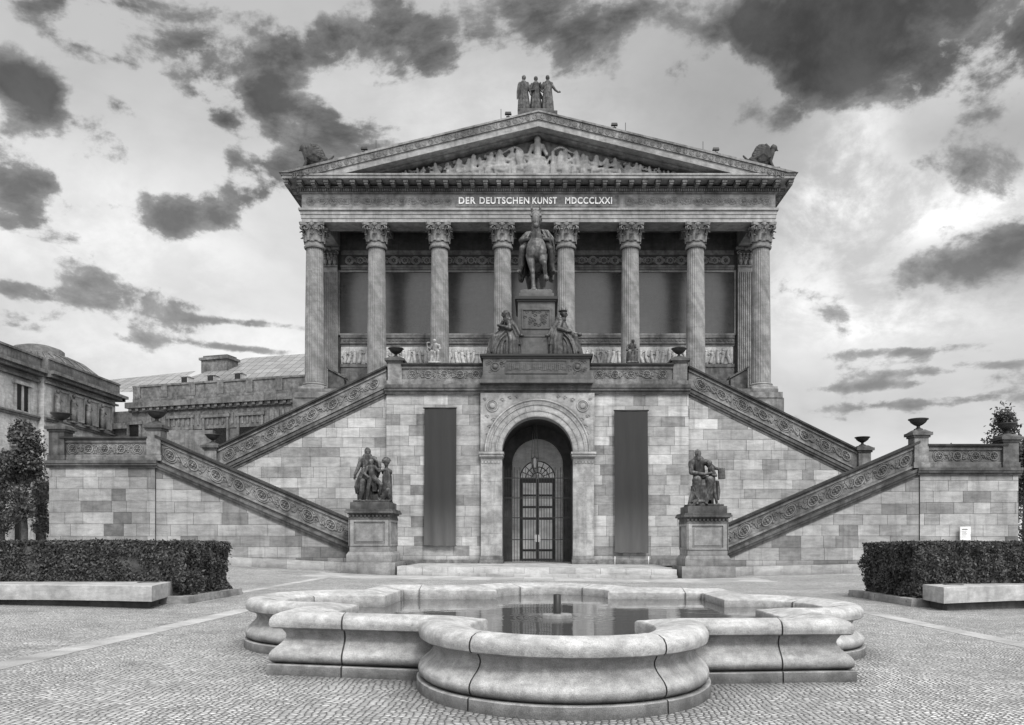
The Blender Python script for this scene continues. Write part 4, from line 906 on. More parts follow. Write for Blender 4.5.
# seated figures
def seated(s):
    mb=MB()  # figure sits with back toward the die, knees outward (direction s), local x outward
    def q(x,y,z): return (s*x,y,z)
    lk=(s*1,-.35,-.15)
    head(mb,q(.28,-.05,2.3),.185,lk)
    if s>0: mb.tube([q(.22+.2*cos(a),-.05+.2*sin(a),2.46) for a in [TAU*i/12 for i in range(12)]],.045,6,closed=True); [mb.cap(q(.22+.2*cos(a),-.05+.2*sin(a),2.46),q(.22+.23*cos(a),-.05+.23*sin(a),2.6),.04,.015,5) for a in [TAU*i/7 for i in range(7)]]
    else: mb.robe([(s*.1,.05,1.75,.2,.22),(s*.16,.02,2.1,.2,.21),(s*.2,0,2.42,.16,.18)],7,.1,0,.5)
    mb.cap(q(.1,.0,1.9),q(0,.05,1.2),.26,.3); mb.cap(q(.05,-.32,1.9),q(.05,.32,1.9),.17,.17)
    A_(mb,[q(.1,-.34,1.85),q(.0,-.5,1.4),q(.45,-.45,1.25 if s>0 else 1.55)],[.14,.12,.075]); hand(mb,q(.45,-.45,1.25 if s>0 else 1.55),q(1,0,.3 if s<0 else 0),.065)
    A_(mb,[q(0,-.3,1.85),q(-.34,-.3,1.42),q(-.5,-.42,1.1)],[.16,.15,.09]); hand(mb,q(-.52,-.42,1.06),q(-1,0,-.15),.06); mb.robe([(s*-.42,-.3,.55,.16,.14),(s*-.36,-.28,1.0,.2,.18),(s*-.18,-.22,1.5,.2,.2),(s*-.02,-.15,1.85,.16,.18)],5,.3,1,1)
    if s>0: A_(mb,[q(.3,.1,1.7),q(.6,0,1.35),q(.98,-.05,1.2)],[.13,.12,.09]); mb.ell(q(1.05,-.08,1.18),(.2,.14,.12))
    else: A_(mb,[q(.3,.0,1.7),q(.55,-.2,1.45),q(.38,-.3,1.85)],[.12,.1,.08])
    mb.robe([(s*.85,-.1,.02,.42,.38),(s*.78,-.1,.4,.40,.38),(s*.60,-.08,.85,.46,.4),(s*.34,-.02,1.15,.50,.42),(s*.12,.0,1.45,.40,.38),(s*.08,0,1.85,.31,.32)],9,.26,.4,2.2)
    mb.robe([(s*-.12,-.2,.0,.42,.34),(s*-.12,-.22,.8,.38,.32),(s*-.02,-.15,1.3,.36,.32),(s*.02,-.05,1.75,.28,.3)],8,.16,1,1)
    mb.robe([(s*.5,-.05,.0,.62,.36),(s*.45,-.05,.5,.56,.36),(s*.35,0,1.0,.46,.34)],9,.12,2,.5); mb.cap(q(1.0,-.25,.06),q(1.25,-.3,.05),.09,.06); mb.cap(q(.85,-.3,1.0),q(.95,-.35,.2),.17,.13); mb.box(min(s*-.3,s*.35),max(s*-.3,s*.35),-.2,.4,.0,.95)
    return mb
for s,px,lab in ((-1,508,'bronze robed figure seated left of the rider pedestal, hand raised to the chin'),(1,561,'bronze crowned figure seated right of the rider pedestal, looking right')):
    Yq=42.25; o=link('seated_statue',remeshed(seated(s),'seated_statue',M['bronze'],.022,1),None,(PX(px,Yq)-s*.12,Yq,11.34)); tag(o,lab,'statue','seated bronze figures of the monument'); o.scale=(1,1,.97)
# small seated statues on terrace parapet
for s,px,lab in ((-1,435.5,'small pale seated statue holding an instrument on the left terrace parapet'),(1,632,'small grey seated statue with folded arms on the right terrace parapet')):
    mb=MB(); head(mb,(.05*s,-.1,1.22),.1,(s*.3,-1,0)); mb.cap((.0,0,1.02),(0,.02,.62),.16,.18); mb.cap((-.18,0,1.02),(.18,0,1.02),.08,.08)
    A_(mb,[(-.2,0,1.0),(-.3,-.1,.75),(-.36 if s<0 else 0,-.28,.85 if s<0 else .72)],[.07,.055,.04]); A_(mb,[(.2,0,1.0),(.26,-.15,.78),(.02,-.3,.72)],[.07,.055,.04])
    if s<0: mb.cap((-.38,-.28,.6),(-.42,-.26,1.1),.04,.03); mb.cap((-.42,-.26,1.1),(-.28,-.26,1.12),.03,.03)
    A_(mb,[(-.12,0,.6),(-.16,-.35,.6),(-.18,-.35,.1)],[.14,.11,.07]); A_(mb,[(.12,0,.6),(.18,-.35,.6),(.14,-.32,.1)],[.14,.11,.07]); mb.box(-.32,.32,-.45,.3,-.0,.08)
    mb.robe([(0,-.12,.05,.3,.26),(0,-.14,.35,.29,.26),(0,-.08,.65,.26,.24)],8,.15,0,1)
    o=link('small_statue',remeshed(mb,'small_statue',M['statuelight' if s<0 else 'statue'],.02,1),None,(PX(px,42.6),42.6,11.0)); tag(o,lab,'statue','small seated statues on the terrace parapet')

# ------------------------------------------------------------ museum temple
ms=empty('museum_building',(0,49.3,0),'grey neoclassical temple front museum with Corinthian columns and sculpted pediment','building')
MO=(0,-49.3,0)
def mbuild(mb,name,mats,parent=None,sharp=None):
    o=mb.build(name,mats,parent or ms,None,sharp)
    if parent is None: o.location=MO
    return o
XL,XR=-14.53,14.66
mb=MB(); mb.box(-15.2,-2.35,47.6,90,-.5,8.6); mb.box(2.35,15.3,47.6,90,-.5,8.6); mb.box(-2.4,2.4,49.4,90,-.5,8.6); mb.box(-15.0,15.1,49.,90,8.6,10.4); mb.box(XL-.35,XR+.35,48.95,90,10.4,10.75); mb.box(XL-.15,XR+.15,49.2,90,10.75,11.0); mbuild(mb,'podium',M['temple'])
# columns
colx=[PX(p,50) for p in (314.7,376.8,439.6,502.6,566,630.3,695.6,761)]
ZB=11.0; ZCAP=21.28
def colmesh():
    b=MB(); N=144
    def flute(a,z):
        k=(a*24/TAU)%1; return 1-.075*max(0,sin(PI*k))**.8
    prof=[]; z0=.42; z1=8.85
    for i in range(15):
        u=i/14; r=.595-.08*u**1.7; prof.append((r,lerp(z0,z1,u)))
    b.lathe(prof,n=N,fl=flute); sh=b.mesh('column',M['column'])
    b=MB(); b.lathe([(.56,8.80),(.60,8.86),(.605,8.93),(.56,8.98),(.545,9.02),(.545,9.3)],n=32); b.lathe([(.53,9.22),(.54,9.5),(.60,9.9),(.70,10.12)],n=32)
    # abacus, concave sides
    P=[]
    for k in range(4):
        a=PI/4+k*PI/2; cx_,cy_=.93*cos(a),.93*sin(a); tx,ty=-sin(a),cos(a)
        P+= [(cx_-tx*.07,cy_-ty*.07),(cx_+tx*.07,cy_+ty*.07)]
        am=a+PI/4; P+=[(.575*cos(am)-.25*sin(am)*-1*0+(.25*-cos(am+PI/2)*-1*-1) , .575*sin(am)+(.25*-sin(am+PI/2)*-1*-1)),(.555*cos(am),.555*sin(am)),(.575*cos(am)+.25*cos(am+PI/2),.575*sin(am)+.25*sin(am+PI/2))]
    vs=[(x,y,10.10) for x,y in P]+[(x*1.05,y*1.05,10.26) for x,y in P]; n=len(P)
    b.add(vs,[tuple(range(n-1,-1,-1)),tuple(range(n,2*n))]+[(i,(i+1)%n,(i+1)%n+n,i+n) for i in range(n)])
    def leaf(a,z0,h,r0,w,out):
        L=[];m_=7
        for i in range(m_+1):
            u=i/m_; z=z0+h*(u if u<.86 else .86-(u-.86)*.9); rr=r0+.05+out*(u**3)+(.05 if u>.86 else 0); ww=w*(1-.5*u**2.2)*(1+.12*(-1)**i)
            for q in (-1,-.45,0,.45,1):
                aa=a+q*ww/rr/1.; L.append((( rr+.045*(1-abs(q)*1.6))*cos(aa),(rr+.045*(1-abs(q)*1.6))*sin(aa),z))
        b.add(L,[(i*5+j,i*5+j+1,(i+1)*5+j+1,(i+1)*5+j) for i in range(m_) for j in range(4)],0,.5,True)
    for k in range(8): leaf(TAU*k/8,9.14,.50,.53,.2,.17); leaf(TAU*(k+.5)/8,9.2,.78,.54,.2,.20)
    for k in range(4):
        a=PI/4+k*PI/2; d=Vector((cos(a),sin(a),0)); 
        for sg in (-1,1):
            pts=[];rs=[]
            sidev=Vector((-sin(a),cos(a),0))*sg*.05
            base=d*.58+Vector((0,0,9.62))+Vector((-sin(a),cos(a),0))*sg*.2; pts.append(base); rs.append(.035)
            pts.append(d*.68+Vector((0,0,9.88))+sidev*2.); rs.append(.045)
            for i in range(12):
                th=PI*.75-i*.62; rr=.15*(1-i/14); pts.append(d*(.80+rr*cos(th))+Vector((0,0,9.93+rr*sin(th)))+sidev); rs.append(.05*(1-i/20))
            b.tube(pts,rs,6)
        am=a+PI/4; d2=Vector((cos(am),sin(am),0)); t2=Vector((-sin(am),cos(am),0))
        for sg in (-1,1): b.tube([d2*.58+t2*sg*.16+Vector((0,0,9.62)),d2*.62+t2*sg*.12+Vector((0,0,9.85)),d2*.64+t2*sg*.05+Vector((0,0,9.98)),d2*.63+t2*sg*.02+Vector((0,0,9.9))],.035,5)
        b.ell(tuple(d2*.66+Vector((0,0,10.14))),(.12,.12,.14),n=8,h=6)   # central flower
        for i in range(5): qa=PI*(i-2)/5; b.ell(tuple(d2*.68+t2*.14*sin(qa)+Vector((0,0,10.1+.14*cos(qa)))),(.045,.045,.07),n=6,h=5)
    cp=b.mesh('capital',M['capital'])
    b=MB(); b.box(-.80,.80,-.80,.80,0.003,.14); b.lathe([(.78,.14),(.81,.19),(.78,.25),(.70,.26),(.67,.30),(.70,.33),(.72,.37),(.69,.41),(.64,.43)],n=36); bs=b.mesh('base',M['column'])
    return sh,cp,bs
csh,ccp,cbs=colmesh()
def column(x,y,z=ZB):
    c=link('column',csh,ms,(x,y-49.3,z)); k_=link('capital',ccp,c); k_.scale=(1.07,1.07,1); link('base',cbs,c); c.scale=(1,1,(ZCAP-ZB)/10.26)
for i,x in enumerate(colx): column(x,50.0)
# entablature front + sides
def bm_(mb,x0,x1,y0,y1,z0,z1): mb.box(x0,x1,y0,y1,z0,z1)
mb=MB()
for (d,z0,z1) in ((0,21.28,21.5),(.04,21.504,21.73),(.08,21.734,21.96),(.17,21.964,22.10)):
    mb.box(XL-d,XR+d,49.3-d,50.75,z0,z1); 
    mb.box(XL-d,XL+1.3,50.75,90,z0,z1); mb.box(XR-1.3,XR+d,50.75,90,z0,z1)
mbuild(mb,'architrave',M['templelight'])
mb=MB(); mb.box(XL,XR,49.3,50.75,22.10,23.0); mb.box(XL,XL+1.3,50.75,90,22.10,23.0); mb.box(XR-1.3,XR,50.75,90,22.10,23.0); fz=mbuild(mb,'frieze',M['templelight'])
mb=MB(); f=lambda u,v,d:(u,49.3-d,22.56+v)
ornament(mb,f,XL+.2,-5.2,.26,.72,5,.03); mb.build('frieze_relief',M['templelight'],fz); mb=MB(); ornament(mb,f,5.3,XR-.2,.26,.72,6,.03); mb.build('frieze_relief',M['templelight'],fz)
mb=MB(); mb.box(-5.02,5.0,49.24,49.3,22.2,22.92); mb.build('inscription_panel',M['trim'],fz)
def text(s,x0,x1,z,h,y,mat,name,parent,ex=.02):
    c=bpy.data.curves.new('txt','FONT'); c.body=s; c.size=1; c.extrude=.04; c.offset=.022; c.space_character=1.12; c.space_word=1.0
    o=bpy.data.objects.new('txt',c); COL.objects.link(o); dg=bpy.context.evaluated_depsgraph_get(); me=bpy.data.meshes.new_from_object(o.evaluated_get(dg)); bpy.data.objects.remove(o)
    xs_=[v.co.x for v in me.vertices]; ys_=[v.co.y for v in me.vertices]; a,b_=min(xs_),max(xs_); c0,c1=min(ys_),max(ys_)
    for v in me.vertices:
        u=(v.co.x-a)/(b_-a); w=(v.co.y-c0)/(c1-c0); d=v.co.z; v.co=Vector((lerp(x0,x1,u),y-(d+.04)*.6,z+w*h))
    me.materials.clear(); me.materials.append(mat); me.name=name; return link(name,me,parent)
for wd,a_,b_ in (('DER',458.8,475.6),('DEUTSCHEN',479.6,529.3),('KUNST',532.4,557),('MDCCCLXXI',565.2,612)): text(wd,PX(a_,49.24),PX(b_,49.24),22.36,.42,49.24,M['letters'],'inscription_word',fz)
# dentils, modillions, geison
mb=MB(); Yd=49.12
mb.box(XL-.10,XR+.10,49.2,50.7,23.0,23.1); mb.box(XL-.14,XR+.14,49.16,50.7,23.1,23.28)
mb.box(XL-.14,XL+.5,50.7,90,23.0,23.28); mb.box(XR-.5,XR+.14,50.7,90,23.0,23.28)
x=XL-.2
while x<XR+.2: mb.box(x,x+.085,49.04,49.17,23.1,23.24); x+=.14
mb.box(XL-.3,XR+.3,48.98,50.6,23.28,23.34)
y=49.2
while y<75:
    for xx in (XL-.26,XR+.14): mb.box(xx,xx+.12,y,y+.085,23.1,23.24)
    y+=.14
mbuild(mb,'dentil_course',M['trim'])
GX0,GX1=XL-.86,XR+.86; GY=48.2
nm=38; mb=MB(); mb.box(-.15,.15,.12,.8,23.33,23.50); mb.box(-.11,.11,.2,.8,23.22,23.33); mb.box(-.17,.17,.1,.8,23.47,23.495); mme=mb.mesh('modillion',M['trim'])
for i in range(nm+1):
    x=lerp(GX0+.18,GX1-.18,i/nm); link('modillion',mme,ms,(x,GY-49.3,0))
for i in range(20):
    for s in (-1,1): o=link('modillion',mme,ms,(GX0 if s<0 else GX1,.5+i*.8,0)); o.rotation_euler.z=s*PI/2
mb=MB(); mb.box(GX0,GX1,GY,50.6,23.50,23.66); mb.box(GX0-.05,GX1+.05,GY-.06,50.6,23.66,23.76); mb.box(GX0,XL+.5,50.6,90,23.5,23.76); mb.box(XR-.5,GX1,50.6,90,23.5,23.76); mb.box(GX0+.04,GX1-.04,GY+.04,50,23.34+.13,23.5)
mbuild(mb,'geison',M['templelight'])
# raking cornice
XC=.06; AP=27.52; SL=.243
def rk(x,d): return AP-d-SL*abs(x-XC)
def chev(mb,d0,d1,y0,y1,xe0,xe1,zmin,m=0):
    for s in (-1,1):
        xe_=xe0 if s<0 else xe1
        # bottom meets zmin
        xm=XC+s*(AP-d1-zmin)/SL; 
        if (AP-d1-SL*abs(xe_-XC))<zmin: poly=[(XC,rk(XC,d0)),(xe_,max(rk(xe_,d0),zmin+.001)),(xe_,zmin),(xm,zmin),(XC,rk(XC,d1))]
        else: poly=[(XC,rk(XC,d0)),(xe_,rk(xe_,d0)),(xe_,rk(xe_,d1)),(XC,rk(XC,d1))]
        mb.prism(poly,y0,y1,m)
mb=MB(); chev(mb,.0,.10,GY-.16,90,GX0-.16,GX1+.16,23.77); chev(mb,.10,.52,GY-.08,50.,GX0-.08,GX1+.08,23.765); 
rk_=mbuild(mb,'raking_sima',M['trim'])
for s in (-1,1):
    mb=MB(); i=0
    while i<38:
        x=XC+s*(.25+i*.39); z=rk(x,.31)
        if abs(x)<14.9:
            f=lambda u,v,d,x=x,z=z:(x+u,GY-.08-d,z+v); ring(mb,f,0,0,.13,.03,8); mb.box(x-.02,x+.02,GY-.11,GY-.07,z-.17,z+.17)
        i+=1
    mb.build('leaf_moulding',M['temple'],rk_)
mb=MB(); chev(mb,.52,.90,GY,50.,GX0,GX1,23.762); mbuild(mb,'raking_corona',M['templelight'])
mb=MB(); chev(mb,.90,1.04,48.85,50.,GX0+1,GX1-1,23.76); mb.prism([(-11,23.7),(11,23.7),(XC,AP-.95)],49.55,50.2); mb.box(GX0,GX1,49.9,50.2,23.7,23.8); mbuild(mb,'tympanum',M['temple'])
# roof
mb=MB()
for s in (-1,1): xe_=GX0-.1 if s<0 else GX1+.1; mb.prism([(XC,AP-.11),(xe_,rk(xe_,.11)),(xe_,rk(xe_,.3)),(XC,AP-.3)],49.,90)
mb.box(GX0,GX1,89.8,90,11,23.7); mbuild(mb,'roof',M['farroof'])
# pediment sculpture
mb=MB(); rnd=random.Random(21)
def relfig(x,zb,Hh,lean,kind,flip):
    Y0=49.36; s=flip
    if kind=='stand' or kind=='throne':
        hr=Hh*.085; mb.ell((x,Y0-.18,zb+Hh-hr),(hr,hr,hr*1.2)); mb.cap((x,Y0-.1,zb+Hh*.78),(x,Y0-.1,zb+Hh*.5),Hh*.11,Hh*.1); mb.cap((x-Hh*.13,Y0-.1,zb+Hh*.78),(x+Hh*.13,Y0-.1,zb+Hh*.78),Hh*.05,Hh*.05)
        w=.2 if kind=='stand' else .33
        mb.robe([(x,Y0-.1,zb,Hh*w,.3),(x,Y0-.12,zb+Hh*.25,Hh*w*.9,.32),(x,Y0-.08,zb+Hh*.5,Hh*w*.6,.24)],7,.16,x,1,24)
        for q in (-1,1): e=(x+q*Hh*.22,Y0-.2,zb+Hh*rnd.uniform(.5,.6)); mb.cap((x+q*Hh*.13,Y0-.1,zb+Hh*.77),e,Hh*.055,Hh*.045); mb.cap(e,(x+q*Hh*rnd.uniform(.2,.34),Y0-.2,zb+Hh*rnd.uniform(.38,.62)),Hh*.045,Hh*.04)
    elif kind=='sit':
        h2=Hh; hr=h2*.115; hx=x+lean*.0; mb.ell((x,Y0-.16,zb+h2-hr),(hr*.9,hr,hr*1.15)); mb.cap((x-s*.02,Y0-.12,zb+h2*.74),(x-s*h2*.1,Y0-.08,zb+h2*.35),h2*.155,h2*.14)
        mb.cap((x-s*h2*.1,Y0-.15,zb+h2*.34),(x+s*h2*.28,Y0-.22,zb+h2*.38),h2*.11,h2*.085); mb.cap((x+s*h2*.28,Y0-.22,zb+h2*.38),(x+s*h2*.22,Y0-.15,zb+.05),h2*.075,h2*.06)
        mb.cap((x-s*h2*.1,Y0-.05,zb+h2*.25),(x+s*h2*.45,Y0-.12,zb+h2*.14),h2*.11,h2*.07)
        e=(x+s*h2*.25,Y0-.2,zb+h2*.6); mb.cap((x+s*h2*.08,Y0-.1,zb+h2*.74),e,h2*.075,h2*.06); mb.cap(e,(x+s*h2*.42,Y0-.2,zb+h2*rnd.uniform(.6,.85)),h2*.06,h2*.05)
        mb.cap((x-s*h2*.1,Y0-.1,zb+h2*.72),(x-s*h2*.3,Y0-.12,zb+h2*.4),h2*.075,h2*.06)
        mb.robe([(x-s*h2*.05,Y0-.02,zb,h2*.3,.2),(x-s*h2*.1,Y0-.02,zb+h2*.35,h2*.2,.18)],6,.2,x,1,20)
    else:
        L=Hh*1.7; mb.ell((x,Y0-.12,zb+Hh*.8),(Hh*.13,Hh*.13,Hh*.16)); mb.cap((x,Y0-.1,zb+Hh*.55),(x+s*L*.25,Y0-.1,zb+Hh*.28),Hh*.17,Hh*.17); mb.cap((x+s*L*.25,Y0-.1,zb+Hh*.26),(x+s*L*.55,Y0-.12,zb+Hh*.42),Hh*.14,Hh*.1); mb.cap((x+s*L*.55,Y0-.12,zb+Hh*.42),(x+s*L*.85,Y0-.1,zb+Hh*.1),Hh*.1,Hh*.07); mb.cap((x+s*L*.25,Y0,zb+Hh*.2),(x+s*L*.9,Y0-.05,zb+Hh*.12),Hh*.13,Hh*.08); mb.cap((x,Y0-.1,zb+Hh*.55),(x-s*Hh*.25,Y0-.1,zb+Hh*.1),Hh*.08,Hh*.06)
def HT(x): return AP-1.0-SL*abs(x)-23.9
ZF=23.9
mb.box(-10.2,10.2,49.05,49.6,23.7,ZF)
relfig(0,ZF+.1,2.5,0,'throne',1); mb.box(-.95,.95,48.95,49.4,ZF-.1,ZF+.12)
for s in (-1,1):
    for (x,k,fr,fl_) in ((1.3,'sit',.84,1),(2.15,'sit',.74,-1),(2.95,'stand',.86,1),(3.8,'sit',.88,1),(4.75,'sit',.86,-1),(5.5,'sit',.7,1),(6.35,'sit',.9,1),(7.2,'sit',.8,-1),(8.0,'recl',.82,1),(9.4,'recl',.6,1)): relfig(s*x+rnd.uniform(-.18,.18),ZF,HT(x)*fr*rnd.uniform(.85,1.03),0,(k if rnd.random()<.75 else rnd.choice(('sit','stand'))),s*fl_*(1 if rnd.random()<.7 else -1))
    mb.tube([(s*(1.0+.16*i),49.2,ZF+1.75-.0*i+.18*sin(i*.6)) for i in range(9)],[.09-.006*i for i in range(9)],7)
    for i in range(11):
        x=.95+i*.66+rnd.uniform(-.15,.15)
        if x<9: relfig(s*x,ZF+HT(x)*.08,HT(x)*rnd.uniform(.62,.8),0,rnd.choice(('sit','stand','sit')),rnd.choice((-1,1)))
    for i in range(60): x=s*rnd.uniform(.5,9.4); h_=HT(x)*rnd.uniform(.05,.85); mb.ell((x,49.45,ZF+h_),(rnd.uniform(.08,.2),.12,rnd.uniform(.07,.16)),n=8,h=6)
    mb.ell((s*9.3,49.35,ZF+.16),(.3,.2,.2)); mb.ell((s*9.0,49.4,ZF+.1),(.5,.2,.12))
o=link('pediment_relief',remeshed(mb,'pediment_relief',M['templelight'],.04,1),ms,MO)
# naos wall, pilasters, ceiling
Y2=53.7
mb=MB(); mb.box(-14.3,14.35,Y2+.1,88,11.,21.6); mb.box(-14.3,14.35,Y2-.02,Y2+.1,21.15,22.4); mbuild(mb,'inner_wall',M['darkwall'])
mb=MB(); mb.box(XL+1.3,XR-1.3,50.75,88,22.3,22.6)
for x in colx: mb.box(x-.4,x+.4,50.75,Y2,21.85,22.3)
mb.box(XL+1.3,XR-1.3,51.9,52.4,22.0,22.3); mbuild(mb,'portico_ceiling',M['fardark'])
mb=MB()
for s,x in ((-1,XL),(1,XR)): a,b_=sorted((x,x-s*1.3)); mb.box(a+.02,b_-.02,50.6,Y2+2,21.285,21.6)
mbuild(mb,'side_beam',M['templelight'])
mb=MB(); mb.box(-13.2,13.2,Y2+.0,Y2+.1,20.85,21.15); mb.box(-13.2,13.2,Y2-.04,Y2+.1,19.84,20.12); mb.box(-13.2,13.2,Y2-.1,Y2+.1,20.0,20.12)
mb.box(-13.2,13.2,Y2-.1,Y2+.1,15.25,15.42); mb.box(-13.2,13.2,Y2-.04,Y2+.1,14.9,15.25); mb.box(-13.2,13.2,Y2-.12,Y2+.1,14.86,14.95); mb.box(-13.2,13.2,Y2-.03,Y2+.1,14.7,14.86); mb.box(-13.2,13.2,Y2-.03,Y2+.1,11,13.5)
mb.box(-13.2,13.2,Y2-.1,Y2+.1,13.3,13.5)
for x in range(-52,53): mb.box(x*.25,x*.25+.12,Y2-.08,Y2-.03,15.05,15.15)
wb=mbuild(mb,'wall_mouldings',M['temple'])
mb=MB(); f=lambda u,v,d:(u,Y2+.1-d,20.48+v); mb.box(-13.2,13.2,Y2+.05,Y2+.12,20.12,20.85); mbuild(mb,'gallery_band',M['darkwall'])
mb=MB(); ornament(mb,lambda u,v,d:(u,Y2+.03-d,20.48+v),-13.,13.,.27,.75,9,.04); o=mb.build('scroll_frieze',M['templelight'],wb)
# dark panels with frames between marble strips
for (xa,xb) in ((PX(338,Y2),PX(736,Y2)),):
    mb=MB(); z0,z1=15.45,19.8; w=.12
    mb.box(xa,xb,Y2-.02,Y2+.12,z1-w,z1); mb.box(xa,xb,Y2-.02,Y2+.12,z0,z0+w); mb.box(xa,xa+w,Y2-.02,Y2+.12,z0+w,z1-w); mb.box(xb-w,xb,Y2-.02,Y2+.12,z0+w,z1-w)
    p=mbuild(mb,'panel_frame',M['templelight']); mb=MB(); mb.box(xa+w,xb-w,Y2+.06,Y2+.12,z0+w,z1-w); mb.build('dark_panel',M['panel'],p)
# marble relief slabs under the panels
rnd=random.Random(31)
PE=[341]+[q for p in (376.8,439.6,502.6,566,630.3,695.6) for q in (p-6,p+6)]+[733]
for i in range(0,14,2):
    xa,xb=PX(PE[i],Y2),PX(PE[i+1],Y2)
    mb=MB(); mb.box(xa,xb,Y2+.0,Y2+.1,13.5,14.7); p=mbuild(mb,'marble_panel',M['marble'])
    mb=MB(); x=xa+.3
    while x<xb-.25:
        h_=rnd.uniform(.75,.98); mb.ell((x,Y2-.04,13.6+h_-.1),(.08,.07,.1)); mb.cap((x,Y2-.02,13.6+h_*.72),(x+rnd.uniform(-.08,.08),Y2-.02,13.6+h_*.45),.12,.1); mb.cap((x,Y2-.02,13.6+h_*.45),(x+rnd.uniform(-.15,.15),Y2-.02,13.62),.11,.13)
        mb.cap((x,Y2-.03,13.6+h_*.75),(x+rnd.choice((-.22,.22)),Y2-.04,13.6+h_*rnd.uniform(.5,.9)),.045,.035); x+=rnd.uniform(.3,.42)
    mb.build('figure_relief',M['marble'],p)
# pilasters
for s in (-1,1):
    xc=s*(14.3-.46)+ (0.03 if s>0 else 0); mb=MB(); w=.46; n=7
    mb.box(xc-w,xc+w,Y2-.25,Y2+.2,11.45,20.0)
    for i in range(n+1): q=xc-w+i*2*w/n; mb.box(q-.025,q+.025,Y2-.3,Y2-.24,11.6,19.6)
    p=mbuild(mb,'pilaster',M['column'])
    mb=MB(); mb.box(xc-w-.1,xc+w+.1,Y2-.36,Y2+.2,11.,11.2); mb.box(xc-w-.05,xc+w+.05,Y2-.31,Y2+.2,11.2,11.45); mb.build('base',M['column'],p)
    mb=MB(); mb.box(xc-w,xc+w,Y2-.26,Y2+.2,19.98,21.05); mb.box(xc-w-.16,xc+w+.16,Y2-.42,Y2+.2,21.05,21.25); mb.box(xc-w-.04,xc+w+.04,Y2-.32,Y2+.2,19.95,20.05)
    for r0,zz,off in ((3,20.08,0),(4,20.35,.1)):
        for i in range(r0):
            q=xc-w+ (i+.5)*2*w/r0; mb.ell((q,Y2-.3,zz+.22),(.14,.1,.26),n=8,h=6); mb.ell((q,Y2-.4,zz+.42),(.1,.08,.07),n=6,h=5)
    for sg in (-1,1):
        mb.tube([(xc+sg*(w-.02+.15*(1-i/12)*cos(2.3-i*.6)),Y2-.36,20.85+.15*(1-i/12)*sin(2.3-i*.6)) for i in range(11)],.05,6)
    mb.ell((xc,Y2-.4,21.1),(.13,.08,.15),n=8,h=6)
    mb.build('capital',M['capital'],p)
    mb=MB(); a,b_=sorted((s*12.9,s*13.3)); 
    mb.prism([(s*12.3,11.),(s*13.35,11.),(s*13.35,12.55),(s*12.3,11.95)],50.9,51.5); mb.prism([(s*12.2,11.95),(s*13.4,12.6),(s*13.4,12.72),(s*12.2,12.07)],50.8,51.6); mbuild(mb,'stair_cheek',M['trimdark'])
# rooftop figures
zt=AP+.02; TY=48.9
t=empty('roof_statue_group',(0,TY,zt),'three robed stone figures standing together on the pediment apex','statue group')
mb=MB(); mb.box(-1.2,1.2,-.6,.6,-.45,.08); mb.box(-1.05,1.0,-.5,.5,.08,.26); mb.build('base',M['trimdark'],t)
for x,v in ((-.78,0),(.02,1),(.80,2)):
    mb=MB(); lk=((-.6,-1,0),(0,-1,0),(.3,-1,-.1))[v]; head(mb,(0,-.02,1.86),.135,lk); mb.cap((0,0,1.55),(0,0,1.1),.2,.19); mb.cap((-.22,0,1.56),(.22,0,1.56),.1,.1)
    if v==0: A_(mb,[(-.26,0,1.5),(-.34,-.05,1.1),(-.36,-.12,.8)],[.09,.07,.05]); A_(mb,[(.26,0,1.5),(.36,-.05,1.15),(.42,-.1,.9)],[.09,.07,.05]); hand(mb,(-.36,-.12,.8),(0,-.2,-1),.045)
    if v==1: A_(mb,[(-.26,0,1.5),(-.36,-.1,1.15),(-.1,-.25,1.15)],[.09,.07,.05]); A_(mb,[(.26,0,1.5),(.36,-.12,1.2),(.26,-.2,1.55)],[.09,.07,.05]); A_(mb,[(.2,.1,1.2),(.42,.1,.8),(.4,.1,.6)],[.07,.07,.05])
    if v==2: A_(mb,[(.24,0,1.5),(.42,-.1,1.18),(.6,-.15,1.02)],[.09,.07,.05]); hand(mb,(.6,-.15,1.02),(1,-.1,.1),.045); A_(mb,[(-.26,0,1.5),(-.4,0,1.2),(-.3,-.2,1.0)],[.09,.07,.05])
    mb.robe([(0,0,0,.36,.28),(0,0,.5,.33,.27),(0,0,1.0,.27,.22),(0,0,1.5,.22,.18)],9,.12,v*1.3,1.2); mb.box(-.32,.32,-.28,.28,-.0,.06)
    fo=link('figure',remeshed(mb,'figure',M['statue'],.022,2),t,(x*.93-.12,-.05 if v!=1 else .05,.26)); fo.scale=(1.05,1.05,1.12)
